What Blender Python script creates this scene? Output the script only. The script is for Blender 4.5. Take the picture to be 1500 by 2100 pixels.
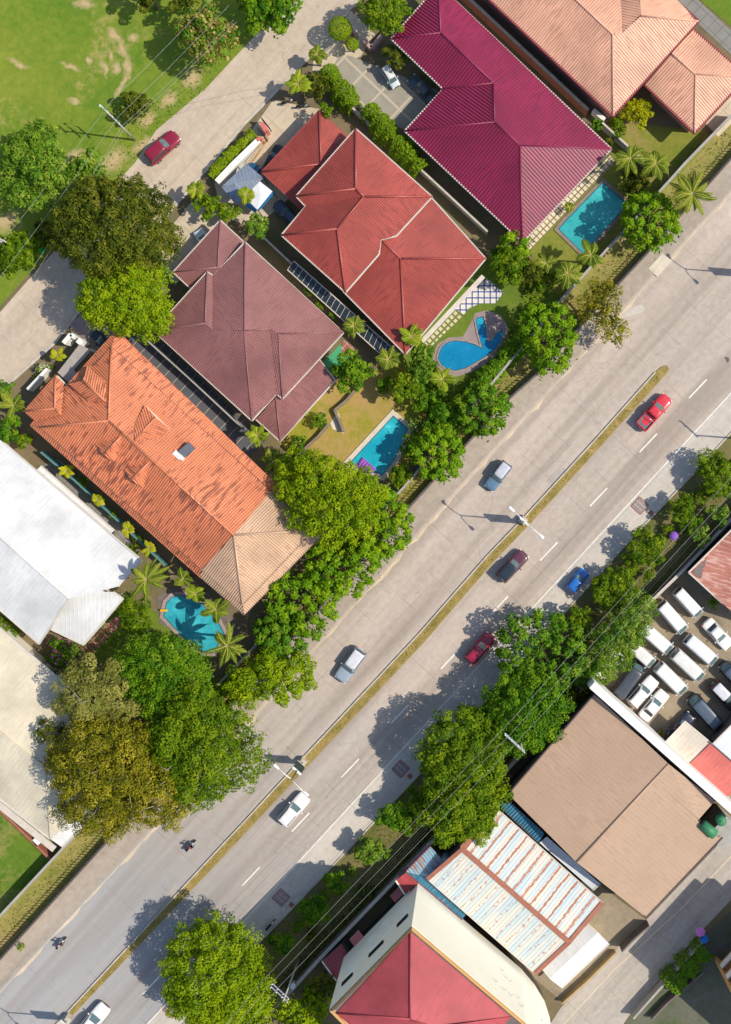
import bpy, math, random
import numpy as np
from mathutils import Vector, Matrix, Euler
R = math.radians
for o in list(bpy.data.objects): bpy.data.objects.remove(o)
SC = bpy.context.scene; COL = SC.collection

# ------------------------------------------------------------------ camera, light, exposure
H, S, NX, NY = 140.0, 16.7, 975.0, 1000.0          # drone height (m), photo pixels per metre on the ground, nadir pixel
FOC = H*S
cam = bpy.data.cameras.new('drone_camera'); camo = bpy.data.objects.new('drone_camera', cam); COL.objects.link(camo)
camo.location = (0, 0, H); camo.rotation_euler = (0, 0, 0)
cam.sensor_fit = 'HORIZONTAL'; cam.sensor_width = 36; cam.lens = 36*FOC/1500
cam.shift_x = (750-NX)/1500; cam.shift_y = (NY-1050)/1500
cam.clip_start = 1; cam.clip_end = 3000
SC.camera = camo
EL, AZX, AZY = R(49), 1.0, -0.076                   # the sun stands to the right of the photo (east, a little south)
sd = Vector((AZX, AZY, 0)).normalized()*math.cos(EL) + Vector((0, 0, math.sin(EL)))
sun = bpy.data.lights.new('sun', 'SUN'); suno = bpy.data.objects.new('sun', sun); COL.objects.link(suno)
sun.energy = 4.15; sun.angle = R(0.5); sun.color = (1.0, 0.92, 0.78)
suno.rotation_euler = sd.to_track_quat('Z', 'Y').to_euler(); suno.location = sd*200
wd = bpy.data.worlds.new('World'); SC.world = wd; wd.use_nodes = True
nt = wd.node_tree; sky = nt.nodes.new('ShaderNodeTexSky'); sky.sky_type = 'NISHITA'; sky.sun_disc = False
sky.sun_elevation = EL; sky.sun_rotation = math.atan2(sd.x, sd.y)
bg = nt.nodes['Background']; bg.inputs[1].default_value = 0.145
nt.links.new(sky.outputs[0], bg.inputs[0])
SC.view_settings.view_transform = 'Standard'; SC.view_settings.look = 'None'
SC.view_settings.exposure = 0.12; SC.view_settings.gamma = 1.0

# ------------------------------------------------------------------ helpers
def W(px, py, z=0.0):
    k = (H-z)/(H*S)
    return Vector(((px-NX)*k, (NY-py)*k, z))
def tag(o, label=None, cat=None, group=None, kind=None):
    if label: o['label'] = label
    if cat: o['category'] = cat
    if group: o['group'] = group
    if kind: o['kind'] = kind
    return o
WORLDGEO = {}
def thing(name, label, cat, loc=(0, 0, 0), rz=0.0, group=None, local=False):
    """an Empty at the base of a thing; its parts are meshes in world coordinates unless local"""
    o = bpy.data.objects.new(name, None); COL.objects.link(o)
    if not local: WORLDGEO[o.name] = Matrix.Translation(-Vector(loc))
    o.empty_display_size = .3; o.location = loc; o.rotation_euler = (0, 0, rz)
    return tag(o, label, cat, group)
def link(name, me, parent=None):
    o = bpy.data.objects.new(name, me); COL.objects.link(o)
    if parent is not None:
        o.parent = parent
        if parent.name in WORLDGEO: o.matrix_parent_inverse = WORLDGEO[parent.name]
    return o
class MB:
    def __init__(s): s.v = []; s.f = []; s.m = []; s.uv = []; s.sm = []
    def poly(s, pts, m=0, uv=None, sm=False):
        i = len(s.v); s.v += [tuple(p) for p in pts]; n = len(pts)
        s.f.append(tuple(range(i, i+n))); s.m.append(m); s.sm.append(sm)
        s.uv.append(uv if uv else [(p[0], p[1]) for p in pts])
    def grid(s, rings, m=0, close=True, caps=True, sm=True):
        i = len(s.v); n = len(rings[0])
        for r in rings: s.v += [tuple(p) for p in r]
        for a in range(len(rings)-1):
            for b in range(n if close else n-1):
                c = (b+1) % n
                s.f.append((i+a*n+b, i+a*n+c, i+(a+1)*n+c, i+(a+1)*n+b)); s.m.append(m); s.sm.append(sm); s.uv.append(None)
        if caps:
            s.f.append(tuple(i+b for b in reversed(range(n)))); s.m.append(m); s.sm.append(False); s.uv.append(None)
            k = i+(len(rings)-1)*n
            s.f.append(tuple(k+b for b in range(n))); s.m.append(m); s.sm.append(False); s.uv.append(None)
    def prism(s, pts, z0, z1, m=0, top=None):
        p = [Vector((q[0], q[1], 0)) for q in pts]
        if sum(a.x*b.y-b.x*a.y for a, b in zip(p, p[1:]+p[:1])) < 0: p.reverse()
        n = len(p); up = [Vector((q.x, q.y, z1)) for q in p]; lo = [Vector((q.x, q.y, z0)) for q in p]
        s.poly(up, m if top is None else top)
        for a in range(n):
            b = (a+1) % n; L = (up[b]-up[a]).length
            s.poly([lo[a], lo[b], up[b], up[a]], m, uv=[(0, z0), (L, z0), (L, z1), (0, z1)])
    def beam(s, p, q, w, h, m=0, up=Vector((0, 0, 1))):
        p, q = Vector(p), Vector(q); d = q-p
        if d.length < 1e-6: return
        d.normalize(); x = d.cross(up)
        if x.length < 1e-4: x = Vector((1, 0, 0))
        x.normalize(); y = x.cross(d).normalized()
        x *= w/2; y *= h/2
        r = [[e-x-y, e+x-y, e+x+y, e-x+y] for e in (p, q)]
        s.grid(r, m, sm=False)
    def box(s, c, sz, rz=0.0, m=0):
        c = Vector(c); ca, sa = math.cos(rz), math.sin(rz); a = Vector((ca, sa, 0))*sz[0]/2
        s.beam(c-a, c+a, sz[1], sz[2], m)
    def tube(s, pts, rad, n=8, m=0, sm=True):
        pts = [Vector(p) for p in pts]
        if not hasattr(rad, '__len__'): rad = [rad]*len(pts)
        rings = []
        for i, p in enumerate(pts):
            d = (pts[min(i+1, len(pts)-1)]-pts[max(i-1, 0)]).normalized()
            x = d.cross(Vector((0, 0, 1)))
            if x.length < 1e-3: x = Vector((1, 0, 0))
            x.normalize(); y = d.cross(x)
            rings.append([p+(x*math.cos(t)+y*math.sin(t))*rad[i] for t in [2*math.pi*k/n for k in range(n)]])
        s.grid(rings, m, sm=sm)
    def ball(s, c, r, nu=10, nv=6, m=0, v0=-math.pi/2):
        c = Vector(c)
        if not hasattr(r, '__len__'): r = (r, r, r)
        rings = []
        for j in range(nv+1):
            a = v0+(math.pi/2-v0)*j/nv; a = max(min(a, math.pi/2-.02), -math.pi/2+.02)
            rings.append([c+Vector((math.cos(a)*math.cos(t)*r[0], math.cos(a)*math.sin(t)*r[1], math.sin(a)*r[2])) for t in [2*math.pi*k/nu for k in range(nu)]])
        s.grid(rings, m)
    def mesh(s, name, mats):
        me = bpy.data.meshes.new(name); me.from_pydata(s.v, [], s.f)
        for mt in (mats if isinstance(mats, (list, tuple)) else [mats]): me.materials.append(mt)
        me.polygons.foreach_set('material_index', s.m); me.polygons.foreach_set('use_smooth', s.sm)
        uvl = me.uv_layers.new(name='UVMap'); arr = []
        for f, u in zip(s.f, s.uv):
            arr += [c for q in (u if u else [(s.v[i][0], s.v[i][1]) for i in f]) for c in q]
        uvl.data.foreach_set('uv', arr); me.update(); return me
    def build(s, name, mats, parent=None): return link(name, s.mesh(name, mats), parent)
def clip(poly, ax, lim, keep_less):
    out = []; n = len(poly)
    for i in range(n):
        a, b = poly[i], poly[(i+1) % n]
        da = (lim-a[ax]) if keep_less else (a[ax]-lim); db = (lim-b[ax]) if keep_less else (b[ax]-lim)
        if da >= 0: out.append(a)
        if (da > 0 and db < 0) or (da < 0 and db > 0):
            t = da/(da-db); out.append((a[0]+(b[0]-a[0])*t, a[1]+(b[1]-a[1])*t))
    return out
PROF = {'rib': (.36, [(0, 0), (.50, 0), (.66, .12), (.84, .12), (1, 0)]),
        'tile': (.285, [(0, 0), (.3, .01), (.5, .075), (.7, .125), (.86, .08), (1, 0)]),
        'fine': (.235, [(0, 0), (.45, .01), (.75, .075), (1, 0)]),
        'pink': (.31, [(0, 0), (.56, .0), (.74, .09), (.88, .09), (1, 0)]),
        'sheet': (.42, [(0, 0), (.8, 0), (.87, .035), (.95, .035), (1, 0)]),
        'wide': (.9, [(0, 0), (.9, 0), (.93, .05), (.97, .05), (1, 0)]), 'low': (.5, [(0, 0), (.82, 0), (.88, .016), (.94, .016), (1, 0)]), 'flat': None}
def roof_face(mb, pts, prof='rib', m=0):
    pts = [Vector(p) for p in pts]; c = sum(pts, Vector())/len(pts)
    A = np.array([[p.x-c.x, p.y-c.y, 1] for p in pts]); zz = np.array([p.z-c.z for p in pts])
    a, b, d = np.linalg.lstsq(A, zz, rcond=None)[0]
    n = Vector((-a, -b, 1)).normalized(); o = Vector((c.x, c.y, c.z+d))
    U = Vector((0, 0, 1)).cross(n)
    U = U.normalized() if U.length > 1e-3 else Vector((.72, -.69, 0))
    V = n.cross(U)
    p2 = [((p-o).dot(U), (p-o).dot(V)) for p in pts]
    if sum(x[0]*y[1]-y[0]*x[1] for x, y in zip(p2, p2[1:]+p2[:1])) < 0: p2.reverse()
    pf = PROF[prof]
    if pf is None:
        mb.poly([o+U*q[0]+V*q[1] for q in p2], m, uv=p2); return
    P, pr = pf; u0 = min(q[0] for q in p2); u1 = max(q[0] for q in p2)
    for k in range(math.floor(u0/P), math.ceil(u1/P)+1):
        for (fa, ha), (fb, hb) in zip(pr, pr[1:]):
            ua, ub = (k+fa)*P, (k+fb)*P
            if ub <= u0 or ua >= u1: continue
            q = clip(clip(p2, 0, ua, False), 0, ub, True)
            if len(q) < 3: continue
            mb.poly([o+U*x[0]+V*x[1]+n*(ha+(hb-ha)*(x[0]-ua)/(ub-ua)) for x in q], m, uv=q)
def inset(pts, d):
    p = [Vector((q[0], q[1])) for q in pts]
    if sum(a.x*b.y-b.x*a.y for a, b in zip(p, p[1:]+p[:1])) < 0: p.reverse()
    n = len(p); out = []
    for i in range(n):
        e0 = (p[i]-p[i-1]).normalized(); e1 = (p[(i+1) % n]-p[i]).normalized()
        n0 = Vector((-e0.y, e0.x)); n1 = Vector((-e1.y, e1.x)); b = (n0+n1)
        if b.length < 1e-4: b = n0.copy()
        b.normalize(); k = max(b.dot(n0), .35); out.append(p[i]+b*d/k)
    return out
def on_wall(px, py, b0, b1):
    """point where the sight line of a photo pixel meets the upright plane through b0, b1"""
    c = Vector((0, 0, H)); g = W(px, py); d = g-c
    n = Vector((b1.y-b0.y, b0.x-b1.x, 0)).normalized()
    return c+d*((b0-c).dot(n)/d.dot(n))

# ------------------------------------------------------------------ materials
def nd(nt, t, **kw):
    n = nt.nodes.new(t)
    for k, v in kw.items(): setattr(n, k, v)
    return n
def ramp(nt, fac, stops):
    r = nd(nt, 'ShaderNodeValToRGB'); e = r.color_ramp.elements
    while len(e) < len(stops): e.new(.5)
    for el, (p, c) in zip(e, stops): el.position = p; el.color = (*c, 1) if len(c) == 3 else c
    nt.links.new(fac, r.inputs[0]); return r.outputs[0]
def mixc(nt, fac, a, b, mode='MIX'):
    m = nd(nt, 'ShaderNodeMix', data_type='RGBA', blend_type=mode)
    for sock, v in ((m.inputs[0], fac), (m.inputs[6], a), (m.inputs[7], b)):
        if isinstance(v, (int, float)): sock.default_value = v
        elif isinstance(v, (tuple, list)): sock.default_value = (*v, 1) if len(v) == 3 else v
        else: nt.links.new(v, sock)
    return m.outputs[2]
def math_(nt, op, a, b=None, c=None):
    m = nd(nt, 'ShaderNodeMath', operation=op)
    for i, v in enumerate((a, b, c)):
        if v is None: continue
        if isinstance(v, (int, float)): m.inputs[i].default_value = v
        else: nt.links.new(v, m.inputs[i])
    return m.outputs[0]
def noise(nt, vec, scale, detail=4, rough=.55, dist=0):
    n = nd(nt, 'ShaderNodeTexNoise'); n.inputs['Scale'].default_value = scale; n.inputs['Detail'].default_value = detail
    n.inputs['Roughness'].default_value = rough; n.inputs['Distortion'].default_value = dist
    nt.links.new(vec, n.inputs['Vector']); return n.outputs[0]
def mapping(nt, vec, scale=(1, 1, 1), rot=(0, 0, 0), loc=(0, 0, 0)):
    m = nd(nt, 'ShaderNodeMapping'); m.inputs['Scale'].default_value = scale; m.inputs['Rotation'].default_value = rot
    m.inputs['Location'].default_value = loc; nt.links.new(vec, m.inputs[0]); return m.outputs[0]
def new_mat(name):
    m = bpy.data.materials.new(name); m.use_nodes = True; nt = m.node_tree
    b = nt.nodes['Principled BSDF']; tc = nd(nt, 'ShaderNodeTexCoord'); return m, nt, b, tc
def simple(name, col, var=.18, scale=1.5, rough=.7, spec=.3, metal=0, bump=0, fine=9):
    m, nt, b, tc = new_mat(name); v = tc.outputs['Object']
    f1 = noise(nt, v, scale, 5, .6); f2 = noise(nt, v, scale*fine, 3, .6)
    f = math_(nt, 'MULTIPLY_ADD', f1, .65, math_(nt, 'MULTIPLY', f2, .35))
    lo = tuple(c*(1-var) for c in col); hi = tuple(min(c*(1+var), .95) for c in col)
    nt.links.new(ramp(nt, f, [(.32, lo), (.68, hi)]), b.inputs['Base Color'])
    b.inputs['Roughness'].default_value = rough; b.inputs['Specular IOR Level'].default_value = spec; b.inputs['Metallic'].default_value = metal
    if bump:
        bp = nd(nt, 'ShaderNodeBump'); bp.inputs['Strength'].default_value = bump; bp.inputs['Distance'].default_value = .05
        nt.links.new(f2, bp.inputs['Height']); nt.links.new(bp.outputs[0], b.inputs['Normal'])
    return m
def roof_mat(name, col, stain=(.2, .1, .08), amt=.35, row=0.0, rough=.42, spec=.5, patch=.19, streak=.5):
    """sheet or tile roof: uv u runs along the eave, v up the slope; weather stains streak down the slope"""
    m, nt, b, tc = new_mat(name); uv = tc.outputs['UV']; ob = tc.outputs['Object']
    big = noise(nt, ob, .18, 4, .6); mid = noise(nt, mapping(nt, uv, (2.2, .35, 1)), 1.0, 5, .65); fin = noise(nt, mapping(nt, uv, (2.4, .55, 1)), 1.0, 2, .5)
    lo = tuple(c*(1-patch) for c in col); hi = tuple(min(c*(1+patch), .95) for c in col)
    c = ramp(nt, big, [(.35, lo), (.65, hi)])
    c = mixc(nt, math_(nt, 'MULTIPLY', ramp(nt, mid, [(.52, (0, 0, 0)), (.72, (1, 1, 1))]), amt*streak), c, stain)
    c = mixc(nt, math_(nt, 'MULTIPLY', ramp(nt, math_(nt, 'MULTIPLY', fin, math_(nt, 'ADD', big, .45)), [(.5, (0, 0, 0)), (.66, (1, 1, 1))]), amt), c, stain)
    if row:
        sx = nd(nt, 'ShaderNodeSeparateXYZ'); nt.links.new(uv, sx.inputs[0])
        fr = math_(nt, 'FRACT', math_(nt, 'DIVIDE', sx.outputs[1], row))
        c = mixc(nt, math_(nt, 'MULTIPLY', math_(nt, 'LESS_THAN', fr, .18), .3), c, tuple(x*.4 for x in col))
    nt.links.new(c, b.inputs['Base Color']); b.inputs['Roughness'].default_value = rough; b.inputs['Specular IOR Level'].default_value = spec
    return m
M = {}
M['rf_magenta'] = roof_mat('magenta_roof_metal', (.24, .014, .060), (.10, .010, .035), .4, rough=.5, spec=.6)
M['rf_pink'] = roof_mat('salmon_roof_metal', (.66, .375, .26), (.34, .17, .12), .4, rough=.5, spec=.3)
M['rf_red'] = roof_mat('red_roof_tile', (.36, .072, .056), (.18, .035, .03), .45, row=.34)
M['rf_brown'] = roof_mat('brown_roof_tile', (.285, .125, .118), (.16, .07, .065), .35, row=.36)
M['rf_orange'] = roof_mat('orange_roof_tile', (.66, .23, .112), (.22, .07, .045), .8, row=.4, patch=.16, streak=.35)
M['rf_tan'] = roof_mat('unpainted_roof_tile', (.62, .42, .28), (.36, .22, .15), .5, row=.4)
M['rf_white'] = roof_mat('white_roof_sheet', (.65, .65, .64), (.45, .45, .43), .25, rough=.6)
M['rf_cream'] = roof_mat('cream_roof_sheet', (.62, .55, .41), (.44, .37, .27), .28, rough=.6)
M['rf_rose'] = roof_mat('rose_red_roof_sheet', (.40, .068, .078), (.28, .05, .055), .35, rough=.55, spec=.35)
M['rf_ware'] = roof_mat('tan_warehouse_sheet', (.43, .29, .195), (.28, .18, .13), .3, rough=.6, patch=.06)
M['rf_rust'] = roof_mat('rusty_roof_sheet', (.40, .15, .11), (.72, .5, .42), .55, rough=.8, streak=1.3)
M['rf_redshed'] = roof_mat('faded_red_shed_sheet', (.58, .15, .125), (.4, .1, .08), .35)
M['rf_beige'] = roof_mat('beige_shed_sheet', (.70, .62, .52), (.4, .3, .2), .45)
M['rf_pale'] = roof_mat('pale_blue_shed_sheet', (.66, .70, .73), (.5, .5, .5), .2)
M['rf_blue'] = roof_mat('teal_blue_roof_sheet', (.035, .17, .27), (.3, .35, .35), .35)
M['rf_fadeblue'] = roof_mat('faded_blue_rusted_sheet', (.25, .42, .52), (.42, .14, .06), .8, streak=1.2)
M['rf_maroon'] = roof_mat('maroon_low_roof', (.33, .05, .055), (.15, .03, .03), .3)
M['rf_slate'] = roof_mat('slate_blue_canopy', (.20, .24, .31), (.12, .14, .18), .3)
def rust_mat():
    m, nt, b, tc = new_mat('white_blue_rust_striped_sheet'); uv = tc.outputs['UV']
    sx = nd(nt, 'ShaderNodeSeparateXYZ'); nt.links.new(uv, sx.inputs[0]); u = sx.outputs[0]
    n1 = noise(nt, mapping(nt, uv, (1.1, .12, 1)), 1.0, 3, .5)
    c = ramp(nt, n1, [(.42, (.47, .57, .61)), (.56, (.64, .61, .54))])
    fr = math_(nt, 'FRACT', math_(nt, 'DIVIDE', u, 1.33)); d = math_(nt, 'ABSOLUTE', math_(nt, 'SUBTRACT', fr, .5))
    n2 = noise(nt, mapping(nt, uv, (3, 2.2, 1)), 1.0, 4, .6)
    line = math_(nt, 'LESS_THAN', d, math_(nt, 'MULTIPLY', math_(nt, 'SUBTRACT', n2, .27), .42))
    return m, nt, b, c, line, n2
def rust_variant(name, amt, sel):
    m, nt, b, c, line, n2 = rust_mat(); m.name = name
    fac = math_(nt, 'MULTIPLY', line, amt) if not sel else math_(nt, 'MULTIPLY', math_(nt, 'MULTIPLY', line, math_(nt, 'GREATER_THAN', n2, .56)), amt)
    nt.links.new(mixc(nt, fac, c, (.42, .15, .065)), b.inputs['Base Color']); b.inputs['Roughness'].default_value = .7
    return m
M['rf_stripe_n'] = rust_variant('white_sheet_with_rust_seams', .9, False)
M['rf_stripe_s'] = rust_variant('blue_white_sheet_with_rust_spots', .7, True)
M['rusttrim'] = simple('rust_brown_trim', (.34, .13, .085), .2, 2)
M['w_cream'] = simple('cream_plaster', (.93, .88, .74), .04, .4, .85)
M['w_dark'] = simple('dark_base_wall', (.10, .08, .07), .2)
M['w_white'] = simple('white_plaster', (.80, .77, .72), .06, .6, .8)
M['w_grey'] = simple('grey_concrete_block', (.36, .34, .31), .22, .8, .9, bump=.2)
M['w_greydk'] = simple('weathered_wall', (.17, .14, .13), .3, .8, .9)
M['w_ochre'] = simple('ochre_plaster', (.60, .34, .13), .08, .5, .8)
M['w_rose'] = simple('dusty_rose_plaster', (.48, .30, .27), .12)
M['t_white'] = simple('white_gutter', (.60, .54, .46), .12, 1.2, .5)
M['t_maroon'] = simple('maroon_fascia', (.22, .035, .04), .15, 1.2, .5)
M['t_dark'] = simple('dark_gutter', (.10, .07, .07), .2, 1.2, .5)
M['metal'] = simple('galvanised_steel', (.55, .56, .57), .1, 3, .4, .5, .6)
M['lampw'] = simple('white_painted_steel', (.82, .81, .78), .05, 3, .4, .5)
M['polec'] = simple('concrete_pole', (.50, .46, .42), .15, 2, .9)
M['iron'] = simple('dark_iron', (.05, .05, .055), .2, 3, .5, .5)
M['wire'] = simple('bare_cable', (.42, .43, .40), .1, 3, .5, .5)
M['wiredk'] = simple('black_cable', (.08, .08, .08), .1, 3, .6)
M['glass'] = simple('dark_tinted_glass', (.025, .035, .045), .1, 2, .05, .7)
M['glassw'] = simple('window_pane', (.03, .045, .07), .2, 2, .1, .6)
M['screen'] = simple('windscreen_glass', (.10, .16, .17), .25, 2.2, .06, .7)
M['tyre'] = simple('rubber', (.02, .02, .02), .1, 5, .9, .1)
M['rim'] = simple('alloy', (.5, .5, .52), .05, 5, .3, .5, .8)
M['lightw'] = simple('headlight_glass', (.85, .86, .86), .03, 5, .1, .6)
M['lightr'] = simple('taillight_glass', (.5, .02, .03), .05, 5, .2, .6)
M['plate'] = simple('plate_white', (.8, .8, .78), .03, 5, .4)
M['blacktrim'] = simple('black_plastic', (.02, .02, .022), .1, 4, .6)
M['bark'] = simple('bark', (.16, .11, .075), .3, 3, .95, .1)
M['barkpale'] = simple('pale_bark', (.34, .28, .21), .3, 3, .95, .1)
def paint(col, name):
    k = 'paint_'+name
    if k not in M:
        m, nt, b, tc = new_mat('car_paint_'+name); n = noise(nt, tc.outputs['Object'], 2.2, 4, .6)
        nt.links.new(ramp(nt, n, [(.3, tuple(c*.9 for c in col)), (.7, tuple(min(c*1.06, .93) for c in col))]), b.inputs['Base Color'])
        b.inputs['Roughness'].default_value = .3; b.inputs['Coat Weight'].default_value = .6; b.inputs['Coat Roughness'].default_value = .06
        M[k] = m
    return M[k]
ROADROT = math.atan2(111.0, 101.0)
def road_mat(name, col, warm, joints=True, tracks=True):
    m, nt, b, tc = new_mat(name); ob = tc.outputs['Object']
    v = mapping(nt, ob, (1, 1, 1), (0, 0, -ROADROT)); sx = nd(nt, 'ShaderNodeSeparateXYZ'); nt.links.new(v, sx.inputs[0]); x, y = sx.outputs[0], sx.outputs[1]
    st = noise(nt, mapping(nt, v, (.03, .55, 1)), 1, 5, .6); bg = noise(nt, v, .045, 4, .6); fi = noise(nt, v, 1.3, 6, .7)
    c = ramp(nt, st, [(.3, tuple(k*.80 for k in col)), (.5, col), (.72, warm)])
    c = mixc(nt, math_(nt, 'MULTIPLY', ramp(nt, bg, [(.4, (0, 0, 0)), (.64, (1, 1, 1))]), .45), c, tuple(k*f for k, f in zip(col, (.76, .77, .78))))
    c = mixc(nt, .16, c, ramp(nt, fi, [(.25, (.08, .07, .06)), (.75, (.9, .85, .78))]))
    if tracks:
        grey_end = ramp(nt, math_(nt, 'ADD', math_(nt, 'MULTIPLY_ADD', x, .012, .78), math_(nt, 'MULTIPLY', math_(nt, 'SUBTRACT', bg, .5), .8)), [(.0, (1, 1, 1)), (.42, (0, 0, 0))])  # blue-grey blend growing toward the lower left end of the road
        c = mixc(nt, math_(nt, 'MULTIPLY', grey_end, .75), c, mixc(nt, st, (.25, .265, .28), (.37, .375, .38)))
        tr = noise(nt, mapping(nt, v, (.012, .35, 1), loc=(3, 9, 0)), 1, 3, .5)
        c = mixc(nt, math_(nt, 'MULTIPLY', ramp(nt, tr, [(.50, (0, 0, 0)), (.68, (1, 1, 1))]), .6), c, tuple(k*.52 for k in col))
    if joints:
        jx = math_(nt, 'LESS_THAN', math_(nt, 'ABSOLUTE', math_(nt, 'SUBTRACT', math_(nt, 'FRACT', math_(nt, 'DIVIDE', x, 4.6)), .5)), .008)
        jy = math_(nt, 'LESS_THAN', math_(nt, 'ABSOLUTE', math_(nt, 'SUBTRACT', math_(nt, 'FRACT', math_(nt, 'DIVIDE', y, 3.4)), .5)), .008)
        j = math_(nt, 'MAXIMUM', jx, jy); brk = ramp(nt, noise(nt, v, .35, 3, .6), [(.38, (0, 0, 0)), (.6, (1, 1, 1))])
        c = mixc(nt, math_(nt, 'MULTIPLY', math_(nt, 'MULTIPLY', j, brk), .5), c, tuple(k*.42 for k in col))
        vo = nd(nt, 'ShaderNodeTexVoronoi', feature='DISTANCE_TO_EDGE'); vo.inputs['Scale'].default_value = .16
        wv = nd(nt, 'ShaderNodeVectorMath', operation='ADD'); nt.links.new(v, wv.inputs[0])
        nn = nd(nt, 'ShaderNodeTexNoise'); nn.inputs['Scale'].default_value = .5; nt.links.new(v, nn.inputs['Vector']); nt.links.new(nn.outputs[1], wv.inputs[1]); nt.links.new(wv.outputs[0], vo.inputs['Vector'])
        cr = math_(nt, 'MULTIPLY', math_(nt, 'LESS_THAN', vo.outputs[0], .005), math_(nt, 'GREATER_THAN', noise(nt, v, .07, 2, .5), .56))
        c = mixc(nt, math_(nt, 'MULTIPLY', cr, .28), c, tuple(k*.35 for k in col))
        sp = math_(nt, 'GREATER_THAN', noise(nt, v, .8, 2, .5), .735)
        c = mixc(nt, math_(nt, 'MULTIPLY', sp, .3), c, tuple(k*.45 for k in col))
    nt.links.new(c, b.inputs['Base Color']); b.inputs['Roughness'].default_value = .85; b.inputs['Specular IOR Level'].default_value = .25
    return m
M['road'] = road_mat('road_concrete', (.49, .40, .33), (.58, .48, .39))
M['street'] = road_mat('street_concrete', (.53, .42, .31), (.62, .50, .375), tracks=False)
M['lane'] = road_mat('lane_concrete', (.40, .35, .30), (.46, .40, .34), tracks=False)
M['walk'] = road_mat('sidewalk_concrete', (.37, .30, .235), (.43, .35, .275), joints=False, tracks=False)
M['shoulder'] = road_mat('shoulder_concrete', (.56, .50, .43), (.66, .59, .51), joints=True, tracks=False)
M['paintw'] = simple('road_paint', (.78, .74, .66), .2, 1.2, .8)
M['sandy'] = simple('sand_film', (.60, .48, .34), .2, .7, .95)
M['kerb'] = simple('kerb_concrete', (.50, .45, .38), .25, 1.5, .9)
def ground_mat(name, a, b_, c_, s=.12, fs=1.6, cover=.5, rough=.95, spots=()):
    """a, b_ two grasses (or soils), c_ bare earth showing in patches"""
    m, nt, b, tc = new_mat(name); v = tc.outputs['Object']
    n1 = noise(nt, v, s, 6, .65, .4); n2 = noise(nt, v, fs, 5, .7); n3 = noise(nt, mapping(nt, v, (1, 1, 1), loc=(31, 17, 0)), s*.8, 5, .7, .6)
    c = ramp(nt, math_(nt, 'MULTIPLY_ADD', n1, .6, math_(nt, 'MULTIPLY', n2, .4)), [(.36, a), (.62, b_)])
    c = mixc(nt, ramp(nt, math_(nt, 'MULTIPLY_ADD', n3, .72, math_(nt, 'MULTIPLY', n2, .28)), [(cover, (0, 0, 0)), (cover+.14, (1, 1, 1))]), c, c_)
    if spots:
        wv = nd(nt, 'ShaderNodeVectorMath', operation='MULTIPLY_ADD'); nn = nd(nt, 'ShaderNodeTexNoise'); nn.inputs['Scale'].default_value = .9; nn.inputs['Detail'].default_value = 5
        nt.links.new(v, nn.inputs['Vector']); nt.links.new(nn.outputs[1], wv.inputs[0]); wv.inputs[1].default_value = (1.5, 1.5, 0); nt.links.new(v, wv.inputs[2]); sm = None
        for x, y, rx, ry, an in spots:
            p = W(x, y); mp = nd(nt, 'ShaderNodeMapping', vector_type='TEXTURE'); mp.inputs['Location'].default_value = (p.x+.75, p.y+.75, 0); mp.inputs['Rotation'].default_value = (0, 0, an); mp.inputs['Scale'].default_value = (rx, ry, 1e3)
            nt.links.new(wv.outputs[0], mp.inputs[0]); ln = nd(nt, 'ShaderNodeVectorMath', operation='LENGTH'); nt.links.new(mp.outputs[0], ln.inputs[0]); sm = ln.outputs['Value'] if sm is None else math_(nt, 'MINIMUM', sm, ln.outputs['Value'])
        f = ramp(nt, math_(nt, 'ADD', sm, math_(nt, 'MULTIPLY', math_(nt, 'SUBTRACT', n2, .5), 1.6)), [(.25, (1, 1, 1)), (1.15, (0, 0, 0))])
        c = mixc(nt, math_(nt, 'MULTIPLY', f, .9), c, (.50, .36, .20))
    nt.links.new(c, b.inputs['Base Color']); b.inputs['Roughness'].default_value = rough; b.inputs['Specular IOR Level'].default_value = .1
    bp = nd(nt, 'ShaderNodeBump'); bp.inputs['Strength'].default_value = .5; bp.inputs['Distance'].default_value = .15
    nt.links.new(n2, bp.inputs['Height']); nt.links.new(bp.outputs[0], b.inputs['Normal'])
    return m
M['earth'] = ground_mat('bare_earth', (.15, .12, .07), (.22, .17, .10), (.10, .13, .03), .15, 1.2, .52)
M['field'] = ground_mat('field_grass', (.085, .18, .016), (.23, .26, .035), (.44, .32, .15), .07, 1.1, .56, spots=((236, 75, 1.6, .6, -.9), (252, 100, 1.7, .65, -1.2), (262, 135, 1.6, .7, -1.55), (256, 165, 1.2, .6, 1.2), (228, 112, .9, .4, -1.2), (238, 140, 1.0, .7, -1.3), (215, 140, 1.2, .4, -1.1), (243, 185, 1.2, .5, 1.0), (274, 78, .9, .6, 0), (172, 8, 1.7, .8, 0), (145, 137, 1.4, .5, -.3), (182, 125, .7, .35, -1.2), (40, 130, 1.6, .5, -.4), (152, 207, 1.0, .5, 0), (395, 160, 1.8, 1.4, .6), (345, 205, 1.8, .9, .8), (300, 245, 1.6, .9, .7), (232, 330, 2.6, 1.3, .7), (155, 320, 1.8, 1.1, .3), (10, 455, 2.6, 1.2, .5), (290, 300, 2.2, .8, .7)))
M['field2'] = ground_mat('lower_field_grass', (.06, .145, .012), (.16, .22, .028), (.30, .25, .09), .12, 1.5, .545)
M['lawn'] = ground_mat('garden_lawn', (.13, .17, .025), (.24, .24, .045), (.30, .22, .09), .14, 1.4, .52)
M['lawngreen'] = ground_mat('dark_green_lawn', (.09, .15, .02), (.16, .21, .03), (.22, .17, .06), .2, 1.4, .60)  # darker, greener grass than the garden lawn
M['drylawn'] = ground_mat('dry_lawn', (.20, .22, .02), (.36, .28, .05), (.42, .27, .11), .13, 1.3, .47)
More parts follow.
